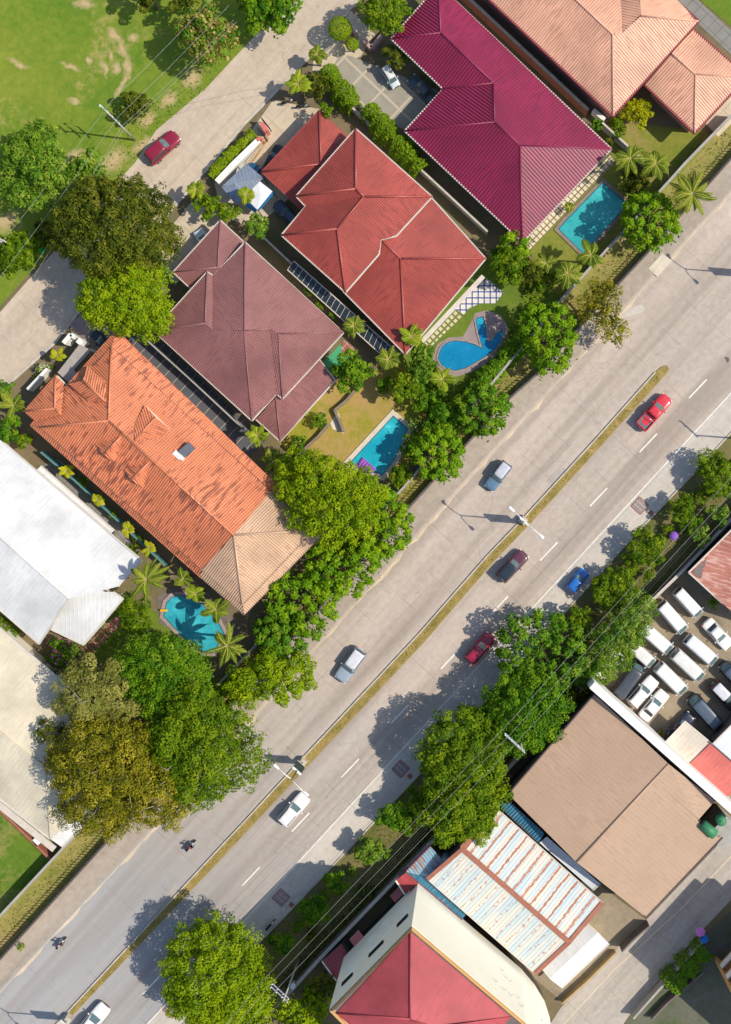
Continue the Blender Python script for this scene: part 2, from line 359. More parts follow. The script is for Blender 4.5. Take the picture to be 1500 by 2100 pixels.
M['bank'] = ground_mat('dry_embankment_grass', (.17, .19, .035), (.34, .28, .10), (.36, .24, .12), .22, 1.6, .52)
M['verge'] = ground_mat('roadside_soil', (.11, .12, .03), (.21, .17, .08), (.09, .13, .02), .2, 1.4, .52)
M['lot'] = ground_mat('dusty_yard', (.25, .205, .145), (.36, .29, .20), (.17, .145, .11), .25, 1.4, .52)
M['median'] = ground_mat('median_dry_grass', (.19, .16, .04), (.38, .27, .10), (.16, .19, .03), .5, 2.2, .58)
M['vacant'] = ground_mat('vacant_lot_soil', (.10, .11, .07), (.17, .16, .13), (.06, .10, .02), .2, 1.4, .5)
M['dirt'] = ground_mat('worn_bare_soil', (.42, .30, .15), (.52, .38, .22), (.24, .26, .05), .5, 2.5, .56)
def grid_mat(name, col, line, sx_, sy_, w, rot, var=.12):
    m, nt, b, tc = new_mat(name); v = mapping(nt, tc.outputs['Object'], (1, 1, 1), (0, 0, rot)); sx = nd(nt, 'ShaderNodeSeparateXYZ'); nt.links.new(v, sx.inputs[0])
    js = [math_(nt, 'LESS_THAN', math_(nt, 'ABSOLUTE', math_(nt, 'SUBTRACT', math_(nt, 'FRACT', math_(nt, 'DIVIDE', sx.outputs[i], p)), .5)), w/p/2) for i, p in ((0, sx_), (1, sy_)) if p]
    j = js[0] if len(js) == 1 else math_(nt, 'MAXIMUM', *js)
    c = ramp(nt, noise(nt, v, .9, 5, .6), [(.3, tuple(k*(1-var) for k in col)), (.7, tuple(k*(1+var) for k in col))])
    nt.links.new(mixc(nt, j, c, line), b.inputs['Base Color']); b.inputs['Roughness'].default_value = .75; return m
HR = -math.atan2(242, -255)                         # axis of the houses
M['pv_lawn'] = grid_mat('tiles_in_grass', (.58, .50, .34), (.14, .17, .03), .66, .66, .24, HR)
M['pv_beige'] = grid_mat('beige_stepping_tiles', (.62, .52, .38), (.13, .12, .05), .62, .62, .14, HR)
M['pv_grey'] = grid_mat('grey_driveway_slabs', (.30, .27, .22), (.47, .40, .30), 3.1, 2.6, .28, HR)
M['pv_slate'] = grid_mat('dark_slate_driveway', (.085, .085, .10), (.42, .36, .27), 1.35, 0, .07, HR)
M['pv_slab'] = grid_mat('grey_path_slabs', (.22, .21, .19), (.10, .10, .09), 1.25, 1.25, .06, HR)
M['pv_blue'] = grid_mat('white_tiles_blue_bands', (.66, .62, .55), (.02, .05, .26), .74, .74, .15, 0)
M['pv_mauve'] = grid_mat('mauve_paving', (.30, .23, .22), (.2, .16, .15), .3, .3, .03, HR)
M['pv_pale'] = grid_mat('pale_concrete_drive', (.52, .43, .31), (.3, .25, .2), 2.8, 2.8, .05, HR)
M['pv_stone'] = simple('pool_flagstones', (.34, .265, .24), .35, 2.4, .85, bump=.2)
M['pv_coping'] = simple('pale_coping', (.60, .53, .42), .14, 1.0, .8)
M['pv_copingdk'] = simple('brown_stone_coping', (.24, .19, .15), .3, 2.0, .85)
M['pv_green'] = simple('green_court', (.06, .32, .16), .1, .5, .8)
M['pv_redtile'] = grid_mat('red_tile_terrace', (.30, .10, .075), (.48, .36, .30), .8, .8, .08, HR)
def water(name, deep, light):
    m, nt, b, tc = new_mat(name); v = tc.outputs['Object']
    n = noise(nt, v, .22, 3, .5, .5); n2 = noise(nt, v, 1.1, 4, .65, 1.2)
    c = ramp(nt, math_(nt, 'MULTIPLY_ADD', n, .62, math_(nt, 'MULTIPLY', n2, .38)), [(.36, deep), (.58, light), (.72, tuple(min(k*1.5+.05, .9) for k in light))])
    nt.links.new(c, b.inputs['Base Color']); b.inputs['Roughness'].default_value = .08; b.inputs['IOR'].default_value = 1.33
    bp = nd(nt, 'ShaderNodeBump'); bp.inputs['Strength'].default_value = .25; bp.inputs['Distance'].default_value = .04
    nt.links.new(noise(nt, v, 2.6, 3, .6), bp.inputs['Height']); nt.links.new(bp.outputs[0], b.inputs['Normal']); return m
M['wat_teal'] = water('teal_pool_water', (.015, .26, .30), (.05, .40, .42))
M['wat_blue'] = water('blue_pool_water', (.004, .17, .36), (.010, .23, .44))
M['wat_cyan'] = water('cyan_pool_water', (.008, .30, .42), (.03, .42, .50))
M['wat_aqua'] = water('aqua_pool_water', (.008, .22, .30), (.05, .42, .50))
def leafmat(name, dark, mid, light, trans=.30):
    m = bpy.data.materials.new(name); m.use_nodes = True; nt = m.node_tree; nt.nodes.clear()
    out = nd(nt, 'ShaderNodeOutputMaterial'); at = nd(nt, 'ShaderNodeAttribute', attribute_name='tone')
    c = ramp(nt, at.outputs['Fac'], [(0, dark), (.5, mid), (1, light)])
    d = nd(nt, 'ShaderNodeBsdfPrincipled'); d.inputs['Roughness'].default_value = .6; d.inputs['Specular IOR Level'].default_value = .12
    t = nd(nt, 'ShaderNodeBsdfTranslucent'); mx = nd(nt, 'ShaderNodeMixShader'); mx.inputs[0].default_value = trans
    nt.links.new(c, d.inputs['Base Color']); nt.links.new(mixc(nt, 1.0, c, (1.25, 1.2, .5), 'MULTIPLY'), t.inputs['Color'])
    nt.links.new(d.outputs[0], mx.inputs[1]); nt.links.new(t.outputs[0], mx.inputs[2]); nt.links.new(mx.outputs[0], out.inputs[0]); return m
LEAF = {'rosette': leafmat('leaf_rosette', (.05, .15, .004), (.17, .33, .005), (.40, .50, .010)),
        'lime': leafmat('leaf_lime', (.10, .19, .003), (.25, .37, .004), (.39, .46, .008)),
        'mango': leafmat('leaf_mango', (.045, .11, .004), (.15, .26, .006), (.33, .39, .012)),
        'dark': leafmat('leaf_dark', (.035, .06, .006), (.11, .14, .010), (.27, .27, .022)),
        'green': leafmat('leaf_green', (.03, .12, .005), (.11, .25, .008), (.30, .42, .014)),
        'fresh': leafmat('leaf_fresh', (.05, .15, .012), (.17, .31, .02), (.42, .48, .07)),
        'olive': leafmat('leaf_olive', (.08, .10, .006), (.25, .24, .012), (.52, .44, .035)),
        'greyish': leafmat('leaf_greyish', (.12, .14, .024), (.26, .265, .05), (.46, .42, .12)),
        'yellow': leafmat('leaf_yellow', (.20, .24, .004), (.42, .44, .006), (.68, .60, .02)),
        'areca': leafmat('leaf_areca', (.08, .15, .006), (.22, .31, .010), (.46, .50, .03)),
        'palm': leafmat('leaf_palm', (.04, .09, .006), (.15, .22, .012), (.40, .40, .05)),
        'brownbloom': leafmat('leaf_brown_bloom', (.12, .12, .015), (.34, .24, .06), (.60, .42, .17)),
        'pinkbloom': leafmat('petal_pink', (.40, .03, .26), (.58, .07, .38), (.70, .16, .50)),
        'whitebloom': leafmat('petal_white', (.5, .5, .3), (.65, .66, .5), (.75, .75, .65)),
        'grass': leafmat('leaf_grass', (.13, .15, .02), (.28, .25, .05), (.44, .34, .12))}
# ------------------------------------------------------------------ ground, roads, paving
def patch(name, px, z, mat, kind='structure', thick=0.0, label=None, cat=None):
    mb = MB(); p = [W(*q, z) for q in px]
    if thick: mb.prism([(a.x, a.y) for a in p], z-thick, z)
    else:
        if sum(a.x*b.y-b.x*a.y for a, b in zip(p, p[1:]+p[:1])) < 0: p.reverse()
        mb.poly(p)
    o = mb.build(name, mat); return tag(o, label, cat, kind=kind)
mb = MB(); mb.poly([(-900, -900, 0), (900, -900, 0), (900, 900, 0), (-900, 900, 0)]); tag(mb.build('ground', M['earth']), kind='structure')
INNER = [(-150, 2040), (0, 1881), (120, 1752), (300, 1560), (640, 1205), (830, 1000), (1000, 800), (1153, 615), (1283, 473), (1403, 340), (1500, 240), (1650, 85)]
OUTER = [(-150, 2130), (0, 1968), (240, 1704), (500, 1420), (833, 1048), (1033, 828), (1110, 760), (1260, 592), (1327, 520), (1500, 325), (1700, 100)]
ROADL = [(-150, 2187), (0, 2028), (291, 1719), (623, 1350), (1000, 933), (1110, 815), (1388, 510), (1500, 390), (1700, 175)]
WHITE = [(-150, 2575), (303, 2100), (583, 1800), (1000, 1347), (1413, 900), (1500, 806), (1700, 590)]
SHOUL = [(-150, 2650), (350, 2130), (518, 1948), (660, 1800), (794, 1659), (870, 1578), (1140, 1277), (1283, 1118), (1427, 967), (1500, 888), (1700, 670)]
RWALL = [(300, 2340), (590, 2030), (656, 1956), (800, 1806), (880, 1722), (1000, 1610), (1100, 1505), (1203, 1390), (1256, 1320), (1326, 1234), (1397, 1165), (1500, 1055), (1650, 900)]
patch('grass_field', [(-400, -400), (700, -400), (640, -60), (500, 97), (423, 180), (320, 267), (277, 333), (170, 450), (60, 560), (-20, 650), (-400, 1000)], .02, M['field'])
patch('street', [(740, -160), (640, -50), (500, 97), (423, 180), (320, 267), (277, 333), (170, 450), (70, 560), (0, 640), (-200, 850), (-200, 1010), (0, 803), (110, 705), (170, 628), (330, 455), (410, 363), (500, 255), (655, 95), (720, 15), (900, -170)], .035, M['street'])
patch('embankment', INNER+OUTER[::-1], .022, M['bank'])
patch('sidewalk', OUTER+ROADL[::-1], .12, M['walk'], thick=.2)
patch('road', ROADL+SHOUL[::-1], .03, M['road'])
patch('road_shoulder', WHITE+SHOUL[::-1], .04, M['shoulder'])
patch('verge', SHOUL+RWALL[::-1], .05, M['verge'], thick=.05)
patch('parking_lot', [(1203, 1390), (1256, 1320), (1326, 1234), (1397, 1165), (1500, 1055), (1700, 1055), (1700, 1760), (1500, 1650)], .035, M['lot'])
patch('lane', [(1050, 2220), (1150, 2068), (1260, 1952), (1326, 1887), (1482, 1724), (1600, 1610), (1720, 1640), (1500, 1846), (1425, 1925), (1296, 2076), (1200, 2220)], .04, M['lane'])
patch('service_yard', [(1043, 1640), (1115, 1712), (1230, 1815), (1326, 1887), (1160, 2060), (1040, 1960), (860, 1780)], .03, M['lot'])
patch('vacant_ground', [(1296, 2078), (1395, 1967), (1440, 1920), (1700, 1700), (1800, 2300), (1150, 2300)], .02, M['vacant'])
def strip(name, a, b, w, z, mat, th=0):
    mb = MB(); p = [W(*q, z) for q in a]
    for s, e in zip(p, p[1:]):
        d = (e-s).normalized(); n = Vector((-d.y, d.x, 0))*w/2
        mb.prism([(s+n)[:2], (e+n)[:2], (e-n)[:2], (s-n)[:2]], z-max(th, .004), z)
    return tag(mb.build(name, mat), kind='structure')
strip('road_edge_line', WHITE, 0, .13, .052, M['paintw'])
rs = random.Random(4); mb = MB(); P = [W(p[0]+3, p[1]+3) for p in ROADL]
for a, b in zip(P, P[1:]):
    n = max(2, int((b-a).length/1.1)); d = (b-a).normalized(); nn = Vector((d.y, -d.x, 0))
    w = [.08+.42*rs.random()**2 for _ in range(n+1)]
    for k in range(n):
        p, q = a.lerp(b, k/n), a.lerp(b, (k+1)/n); mb.poly([v+Vector((0, 0, .036)) for v in (p, p+nn*w[k], q+nn*w[k+1], q)])
tag(mb.build('road_sand_film', M['sandy']), kind='structure')
for nm, px in (('road_repair', [(1270, 655), (1318, 640), (1325, 632), (1316, 624), (1262, 640)]), ('road_repair', [(1120, 985), (1150, 952), (1166, 966), (1136, 1000)]), ('road_repair', [(640, 1640), (690, 1585), (702, 1596), (652, 1652)]), ('road_repair', [(300, 1880), (360, 1815), (385, 1838), (325, 1905)])): patch(nm, px, .0345, M['lane' if px[0][0] < 1200 else 'shoulder'])
strip('road_kerb', SHOUL, 0, .18, .16, M['kerb'], .16)
strip('street_kerb', [(-100, 915), (0, 803), (110, 705), (170, 628), (330, 455), (410, 363), (500, 255), (655, 95), (720, 15), (800, -70)], 0, .3, .12, M['kerb'], .12)
mb = MB(); d0 = Vector((1450-2*-101, 778+2*-111, 0))
for k in range(-2, 12):
    a = W(1450-101.9*k, 778+111.2*k, 0); b = W(1414-101.9*k, 816+111.2*k, 0); d = (b-a).normalized(); n = Vector((-d.y, d.x, 0))*.085
    mb.prism([(a+n)[:2], (b+n)[:2], (b-n)[:2], (a-n)[:2]], .034, .038)
tag(mb.build('lane_marking', M['paintw']), kind='structure')
MEDL = [(0, 2226), (117, 2100), (450, 1740), (500, 1687), (628, 1548), (860, 1300), (1000, 1140), (1077, 1060), (1223, 900), (1345, 763), (1358, 752)]
MEDR = [(17, 2230), (133, 2100), (465, 1750), (515, 1697), (642, 1560), (875, 1312), (1014, 1151), (1091, 1071), (1238, 909), (1366, 768), (1373, 757), (1369, 749)]
patch('median_strip', MEDL+MEDR[::-1], .17, M['median'], thick=.17)
strip('median_kerb', MEDL[:-1], 0, .16, .22, M['kerb'], .2)
strip('lane_edge_line', [(1130, 2130), (1260, 1990), (1400, 1862), (1500, 1757), (1600, 1650)], 0, .14, .046, M['sandy'])
# gardens and paving
patch('lawn', [(1215, 248), (1440, 265), (1465, 285), (1300, 455), (1150, 610), (1075, 505), (1258, 312)], .03, M['lawn'])
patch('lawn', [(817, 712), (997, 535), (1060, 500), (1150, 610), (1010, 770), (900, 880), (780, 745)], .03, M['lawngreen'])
patch('lawn', [(570, 905), (690, 780), (830, 745), (880, 860), (820, 985), (640, 975)], .037, M['drylawn'])
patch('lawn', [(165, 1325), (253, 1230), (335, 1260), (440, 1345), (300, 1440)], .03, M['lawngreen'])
patch('grass_field', [(-300, 1400), (0, 1650), (108, 1742), (118, 1752), (0, 1880), (-300, 2190)], .025, M['field2'])
patch('lawn', [(1400, -60), (1430, -5), (1520, 70), (1700, 60), (1700, -100)], .03, M['field2'])
patch('path', [(1380, -5), (1428, -5), (1530, 90), (1530, 140), (1437, 52)], .036, M['pv_slab'])
patch('path', [(1447, 252), (1503, 192), (1532, 222), (1474, 280)], .04, M['pv_pale'])
patch('driveway', [(640, 165), (684, 132), (703, 108), (900, 185), (835, 268), (735, 225)], .04, M['pv_grey'])
patch('driveway', [(650, 60), (720, 22), (770, 70), (740, 115), (690, 135), (640, 150)], .03, M['pv_pale'])
patch('driveway', [(318, 505), (400, 405), (470, 440), (360, 585), (330, 545)], .04, M['pv_pale'])
patch('driveway', [(440, 375), (560, 205), (665, 225), (600, 400), (520, 470), (455, 440)], .04, M['pv_pale'])
patch('driveway', [(140, 668), (200, 612), (260, 690), (235, 715), (185, 720), (170, 690)], .045, M['pv_mauve'])
patch('driveway', [(225, 690), (310, 680), (545, 905), (505, 945)], .04, M['pv_slate'])
patch('path', [(85, 955), (120, 940), (250, 1075), (290, 1150), (250, 1160)], .04, M['pv_slab'])
patch('patio', [(1252, 318), (1262, 332), (1085, 515), (1068, 498)], .05, M['pv_beige'])
patch('patio', [(980, 577), (1000, 572), (1033, 600), (1016, 622), (985, 622), (962, 632), (952, 645), (932, 632)], .05, M['pv_blue'])
patch('path', [(930, 632), (950, 647), (883, 712), (866, 700)], .045, M['pv_lawn'])
patch('terrace', [(703, 697), (720, 706), (740, 733), (735, 745), (700, 720)], .05, M['pv_redtile'])
patch('court', [(698, 706), (728, 738), (690, 765), (660, 745)], .045, M['pv_green'])
patch('terrace', [(163, 1330), (240, 1262), (252, 1275), (188, 1345)], .05, M['pv_redtile'])
patch('pool_deck', [(322, 1222), (360, 1205), (420, 1215), (478, 1270), (490, 1305), (445, 1345), (327, 1278)], .04, M['w_greydk'])
patch('garden_path', [(687, 852), (695, 846), (701, 870), (706, 889), (683, 880), (678, 868)], .05, M['pv_coping'])

# ------------------------------------------------------------------ buildings
def section(parent, V, faces, prof, mat, ridges=(), eaves=(), trim=None, wall=None, wallmat=None, wd_=.9, ridgemat=None, rr=.13, tw=.16, th=.24):
    P = {k: W(*v) for k, v in V.items()}
    mb = MB()
    for f in faces: roof_face(mb, [P[k] for k in f], prof)
    roof = mb.build('roof', mat, parent)
    if ridges:
        mr = MB(); up = Vector((0, 0, .07))
        for a, b in ridges: mr.tube([P[a]+up, P[b]+up], rr, 6, sm=True)
        mr.build('ridge_cap', ridgemat or mat, roof)
    if eaves:
        mt = MB()
        for a, b in eaves:
            A, B = P[a], P[b]; mt.beam(A-Vector((0, 0, .08)), B-Vector((0, 0, .08)), tw, th)
        mt.build('gutter', trim or M['t_white'], parent)
    if wall:
        mw = MB(); zt = min(P[k].z for k in wall)-.12
        q = inset([P[k] for k in wall], wd_); mw.prism(q, 0, zt); mw.build('wall', wallmat or M['w_white'], parent)
    return P, roof
# magenta house
h = thing('house', 'large house under a magenta ribbed metal roof with two stepped hips', 'house', W(1020, 250))
V = dict(A=(802, 79, 4.2), N=(900, -32, 4.2), E=(1255, 305, 4.2), S_=(1072, 497, 4.2), B1=(909, 182, 4.2), B2=(830, 268, 4.2), R1=(904, 67, 5.7), R2=(1013, 170, 5.7), R3=(1015, 250, 6.6), R4=(1067, 298, 6.6))
section(h, V, [('A', 'N', 'R1'), ('N', 'R1', 'R2', 'R3', 'R4', 'E'), ('A', 'R1', 'R2', 'B1'), ('B1', 'R2', 'R3', 'B2'), ('B2', 'R3', 'R4', 'S_'), ('E', 'R4', 'S_')], 'rib', M['rf_magenta'],
        [('A', 'R1'), ('N', 'R1'), ('R1', 'R2'), ('R2', 'R3'), ('B1', 'R2'), ('B2', 'R3'), ('R3', 'R4'), ('R4', 'E'), ('R4', 'S_')],
        [('A', 'N'), ('N', 'E'), ('E', 'S_'), ('S_', 'B2'), ('B2', 'B1'), ('B1', 'A')], M['t_white'], ['A', 'N', 'E', 'S_', 'B2', 'B1'], rr=.10)
# salmon house, with its annex
h = thing('house', 'house under a pale salmon metal roof edged in maroon at the top right', 'house', W(1220, 60))
V = dict(W0=(930, -72, 5.2), S_=(1258, 238, 5.2), E=(1433, 43, 5.2), N0=(1330, -52, 5.2), Q1=(1257, 70, 7.3), Q0=(1120, -58, 7.3), Vv=(1277, 67, 7.2), Q2=(1315, 32, 7.1), X=(1273, -62, 5.9), Q3=(1311, -62, 7.1))
section(h, V, [('W0', 'S_', 'Q1', 'Q0'), ('S_', 'E', 'Q2', 'Vv', 'Q1'), ('Q1', 'Vv', 'X', 'Q0'), ('Vv', 'Q2', 'Q3', 'X'), ('Q2', 'E', 'N0', 'Q3')], 'pink', M['rf_pink'],
        [('Q0', 'Q1'), ('Q1', 'S_'), ('Q2', 'E'), ('Q2', 'Q3')], [('W0', 'S_'), ('S_', 'E'), ('E', 'N0')], M['t_maroon'], ['W0', 'S_', 'E', 'N0'], M['w_rose'], tw=.3, rr=.1)
V = dict(T=(1423, 60, 4.0), L=(1323, 173, 4.0), B=(1425, 273, 4.0), E=(1533, 157, 4.0), R1=(1378, 110, 5.3), R2=(1427, 152, 5.3))
section(h, V, [('T', 'R1', 'R2', 'E'), ('L', 'B', 'R2', 'R1'), ('B', 'E', 'R2')], 'pink', M['rf_pink'], [('R1', 'R2'), ('R2', 'B'), ('R2', 'E')], [('L', 'B'), ('B', 'E'), ('E', 'T')], M['t_maroon'], ['T', 'L', 'B', 'E'], M['w_rose'], tw=.3, rr=.1)
# red tile house
h = thing('house', 'red tiled house of many hips between the magenta roof and the brown roof', 'house', W(780, 470))
V = dict(T=(655, 226, 3.6), L=(537, 352, 3.6), R_=(659, 336, 5.0), NE=(742, 305, 3.6), SW=(640, 450, 3.6), RE=(700, 372, 5.0))
section(h, V, [('T', 'L', 'R_'), ('T', 'R_', 'RE', 'NE'), ('L', 'SW', 'RE', 'R_')], 'fine', M['rf_red'], [('T', 'R_'), ('L', 'R_'), ('R_', 'RE')], [('T', 'L'), ('L', 'SW')], M['rf_red'], ['T', 'L', 'SW', 'RE', 'NE'])
V = dict(M1=(730, 263, 6.2), M2=(607, 402, 6.2), M3=(627, 423, 6.2), M4=(577, 482, 6.2), M5=(709, 600, 6.2), M6=(887, 403, 6.2), e1=(813, 484, 6.25), e2=(781, 491, 6.4), e3=(778, 521, 6.25), H1=(730, 387, 8.3), H2=(747, 403, 8.3), H3=(692, 469, 8.1))
section(h, V, [('M1', 'M2', 'H1'), ('M1', 'H1', 'H2', 'M6'), ('M2', 'M3', 'H2', 'H1'), ('M3', 'M4', 'H3', 'H2'), ('M4', 'M5', 'H3'), ('M6', 'H2', 'H3', 'M5', 'e3', 'e2', 'e1')], 'fine', M['rf_red'],
        [('M1', 'H1'), ('M2', 'H1'), ('H1', 'H2'), ('H2', 'M6'), ('H2', 'H3'), ('M4', 'H3'), ('H3', 'M5')],
        [('M1', 'M2'), ('M2', 'M3'), ('M3', 'M4'), ('M4', 'M5'), ('M5', 'e3'), ('e3', 'e2'), ('e2', 'e1'), ('e1', 'M6'), ('M6', 'M1')], M['t_white'], ['M1', 'M2', 'M3', 'M4', 'M5', 'e3', 'e2', 'e1', 'M6'])
V = dict(a=(880, 399, 4.6), R_=(997, 530, 4.6), B=(832, 727, 4.6), b=(704, 597, 4.6), J0=(772, 482, 5.85), J2=(822, 530, 5.85))
section(h, V, [('a', 'R_', 'J2', 'J0'), ('R_', 'B', 'J2'), ('b', 'B', 'J2', 'J0')], 'fine', M['rf_red'], [('J0', 'J2'), ('J2', 'R_'), ('J2', 'B')], [('a', 'R_'), ('R_', 'B'), ('B', 'b')], M['t_white'], ['a', 'R_', 'B', 'b'], wd_=1.1)
mb = MB(); mb.beam(W(866, 700, 3.6), W(992, 566, 3.6), .55, .12); mb.build('ledge', M['t_white'], h)
mb = MB(); A, B, C, D = W(603, 535, 2.9), W(815, 722, 2.9), W(805, 748, 2.6), W(590, 553, 2.6)
roof_face(mb, [A, B, C, D], 'flat'); cn = mb.build('side_canopy', M['glass'], h)
mb = MB()
for k in range(23):
    t = k/22; mb.beam(A.lerp(B, t)+Vector((0, 0, .04)), D.lerp(C, t)+Vector((0, 0, .04)), .045, .06)
mb.beam(A, B, .12, .1); mb.beam(D, C, .12, .1); mb.build('rafter', M['t_white'], cn)
# brown tile house
h = thing('house', 'brown tiled hip roof house between the red house and the orange house', 'house', W(500, 680))
V = dict(T=(452, 451, 3.5), L=(355, 558, 3.5), SW=(400, 600, 3.5), NE=(505, 500, 3.5), R_=(447, 548, 4.7), RE=(470, 568, 4.7))
section(h, V, [('T', 'L', 'R_'), ('T', 'R_', 'RE', 'NE'), ('L', 'SW', 'RE', 'R_')], 'fine', M['rf_brown'], [('T', 'R_'), ('L', 'R_')], [('T', 'L'), ('L', 'SW'), ('T', 'NE')], M['t_white'], ['T', 'L', 'SW', 'RE', 'NE'], rr=.08)
V = dict(W_=(315, 678, 4.6), a=(425, 557, 4.6), b=(438, 565, 4.6), N=(503, 496, 4.6), E=(705, 682, 4.6), c=(580, 818, 4.6), d=(567, 808, 4.6), S_=(517, 863, 4.6), P0=(421, 663, 6.5), P1=(436, 678, 6.6), P2=(501, 678, 7.4), P3=(556, 674, 7.0), P4=(571, 684, 6.8))
section(h, V, [('W_', 'a', 'P0'), ('a', 'b', 'P1', 'P0'), ('b', 'N', 'P2', 'P1'), ('N', 'E', 'P4', 'P3', 'P2'), ('W_', 'P0', 'P1', 'P2', 'S_'), ('S_', 'P2', 'P3', 'd'), ('P3', 'P4', 'c', 'd'), ('P4', 'E', 'c')], 'fine', M['rf_brown'],
        [('a', 'P0'), ('N', 'P2'), ('P2', 'P3'), ('W_', 'P0'), ('P4', 'E'), ('P2', 'S_'), ('P4', 'c')], [('W_', 'a'), ('a', 'b'), ('b', 'N'), ('N', 'E'), ('E', 'c'), ('c', 'd'), ('d', 'S_'), ('S_', 'W_')], M['t_white'], ['W_', 'a', 'b', 'N', 'E', 'c', 'd', 'S_'], rr=.08, wd_=.7)
V = dict(a=(525, 860, 3.3), b=(575, 905, 3.3), c=(688, 780, 3.3), d=(655, 737, 3.6), e=(566, 815, 4.2))
section(h, V, [('a', 'b', 'e'), ('b', 'c', 'd', 'e')], 'fine', M['rf_brown'], [('e', 'b')], [('a', 'b'), ('b', 'c'), ('c', 'd')], M['t_white'], ['a', 'b', 'c', 'd', 'e'], rr=.08)
# orange tile house
h = thing('house', 'long orange tiled house with dormers and a bare tan roof end', 'house', W(360, 970))
V = dict(N=(239, 678, 5.4), E=(667, 1091, 5.4), S_=(501, 1261, 5.4), W_=(63, 872, 5.4), n=(229, 711, 6.0), e=(644, 1087, 6.0), s=(498, 1240, 6.0), w=(82, 876, 6.0), U=(223, 863, 8.6), V=(480, 1097, 8.6),
         x1=(556, 1007, 6.0), X1=(577, 1004, 5.4), x2=(414, 1168, 6.0), X2=(412, 1184, 5.4))
hp = ('tile', M['rf_orange'])
section(h, V, [('n', 'w', 'U'), ('n', 'U', 'V', 'x1'), ('w', 'x2', 'V', 'U')], *hp, [('n', 'U'), ('U', 'w'), ('U', 'V')], [], None, ['n', 'x1', 'x2', 'w'], M['w_cream'], wd_=.9)
section(h, V, [('V', 'x1', 'e'), ('x2', 's', 'V'), ('s', 'e', 'V')], 'tile', M['rf_tan'], [('V', 'e'), ('V', 's')], [], None, ['x1', 'e', 's', 'x2'], M['w_cream'], wd_=.9)
section(h, V, [('N', 'X1', 'x1', 'n'), ('n', 'w', 'W_', 'N'), ('w', 'W_', 'X2', 'x2')], *hp, eaves=[('N', 'X1'), ('W_', 'X2'), ('N', 'W_')], trim=M['rf_orange'])
section(h, V, [('X1', 'E', 'e', 'x1'), ('x2', 'X2', 'S_', 's'), ('s', 'S_', 'E', 'e')], 'tile', M['rf_tan'], eaves=[('X1', 'E'), ('E', 'S_'), ('S_', 'X2')], trim=M['t_dark'])
mb = MB(); a, b = W(229, 711, 5.98), W(644, 1087, 5.98); mb.beam(a, b, .14, .1); a, b = W(644, 1087, 5.98), W(498, 1240, 5.98); mb.beam(a, b, .14, .1); a, b = W(84, 878, 5.98), W(414, 1169, 5.98); mb.beam(a, b, .08, .1); a, b = W(229, 711, 5.98), W(190, 750, 5.98); mb.beam(a, b, .1, .1); mb.build('gap_shade_strip', M['t_dark'], h)  # dark strips paint in the shadowed gap between upper roof and skirt
o_ = thing('porch', 'grey concrete porch slab roof before the orange house', 'porch', W(150, 750)); mb = MB()
pp = [W(*q, 2.9) for q in ((118, 764), (163, 706), (187, 718), (151, 758), (158, 766), (144, 787))]; mb.prism([p[:2] for p in pp], 2.7, 2.9); mb.build('roof_slab', simple('grey_slab', (.36, .32, .29), .12), o_)
for q in ((120, 763), (163, 709), (184, 717), (145, 783)): mb = MB(); p = W(*q, 2.8); mb.beam((p.x, p.y, 0), (p.x, p.y, 2.7), .25, .25, up=Vector((1, 0, 0))); mb.build('post', M['w_white'], o_)
def gable(V, fa, ri, walls):
    P = {k: W(*v) for k, v in V.items()}; mb = MB()
    for f in fa: roof_face(mb, [P[k] for k in f], 'tile')
    for f in walls:
        pts = [P[k] for k in f]; mb.poly(pts+[p-Vector((0, 0, 1.0)) for p in reversed(pts)], 1)
    d = mb.build('dormer', [M['rf_orange'], M['w_cream']], h); mr = MB()
    for a, b in ri: mr.tube([P[a]+Vector((0, 0, .07)), P[b]+Vector((0, 0, .07))], .13, 6)
    mr.build('ridge_cap', M['rf_orange'], d)
gable(dict(L=(49, 843, 5.3), T=(114, 769, 5.3), r=(113, 838, 6.7), k=(126, 850, 6.7), a=(131, 787, 5.5), b=(72, 863, 5.5)), [('L', 'T', 'r'), ('T', 'a', 'k', 'r'), ('L', 'b', 'k', 'r')], [('T', 'r'), ('L', 'r'), ('r', 'k')], [('L', 'T'), ('T', 'a'), ('L', 'b')])
gable(dict(f=(170, 780, 7.6), k=(217, 823, 8.2), n1=(180, 751, 6.4), n2=(217, 783, 7.6), s1=(143, 787, 6.4), s2=(182, 823, 7.4)), [('f', 'k', 'n2', 'n1'), ('f', 's1', 's2', 'k')], [('f', 'k')], [('n1', 'f'), ('f', 's1'), ('s1', 's2')])
gable(dict(k=(277, 902, 8.5), f=(320, 856, 8.1), n1=(298, 832, 7.3), n2=(277, 868, 8.1), s1=(348, 880, 7.2), s2=(318, 906, 7.8)), [('k', 'f', 'n1', 'n2'), ('k', 'f', 's1', 's2')], [('k', 'f')], [('n1', 'f'), ('f', 's1'), ('n1', 'n2'), ('s1', 's2')])
gable(dict(k=(250, 894, 8.5), f=(213, 932, 8.2), n1=(197, 911, 7.3), n2=(231, 893, 8.1), s1=(234, 948, 7.2), s2=(252, 922, 7.9)), [('k', 'f', 'n1', 'n2'), ('k', 'f', 's1', 's2')], [('k', 'f')], [('n1', 'f'), ('f', 's1'), ('n1', 'n2'), ('s1', 's2')])
gable(dict(k=(308, 946, 8.5), f=(270, 984, 8.2), n1=(254, 963, 7.3), n2=(288, 945, 8.1), s1=(292, 1000, 7.2), s2=(309, 974, 7.9)), [('k', 'f', 'n1', 'n2'), ('k', 'f', 's1', 's2')], [('k', 'f')], [('n1', 'f'), ('f', 's1'), ('n1', 'n2'), ('s1', 's2')])
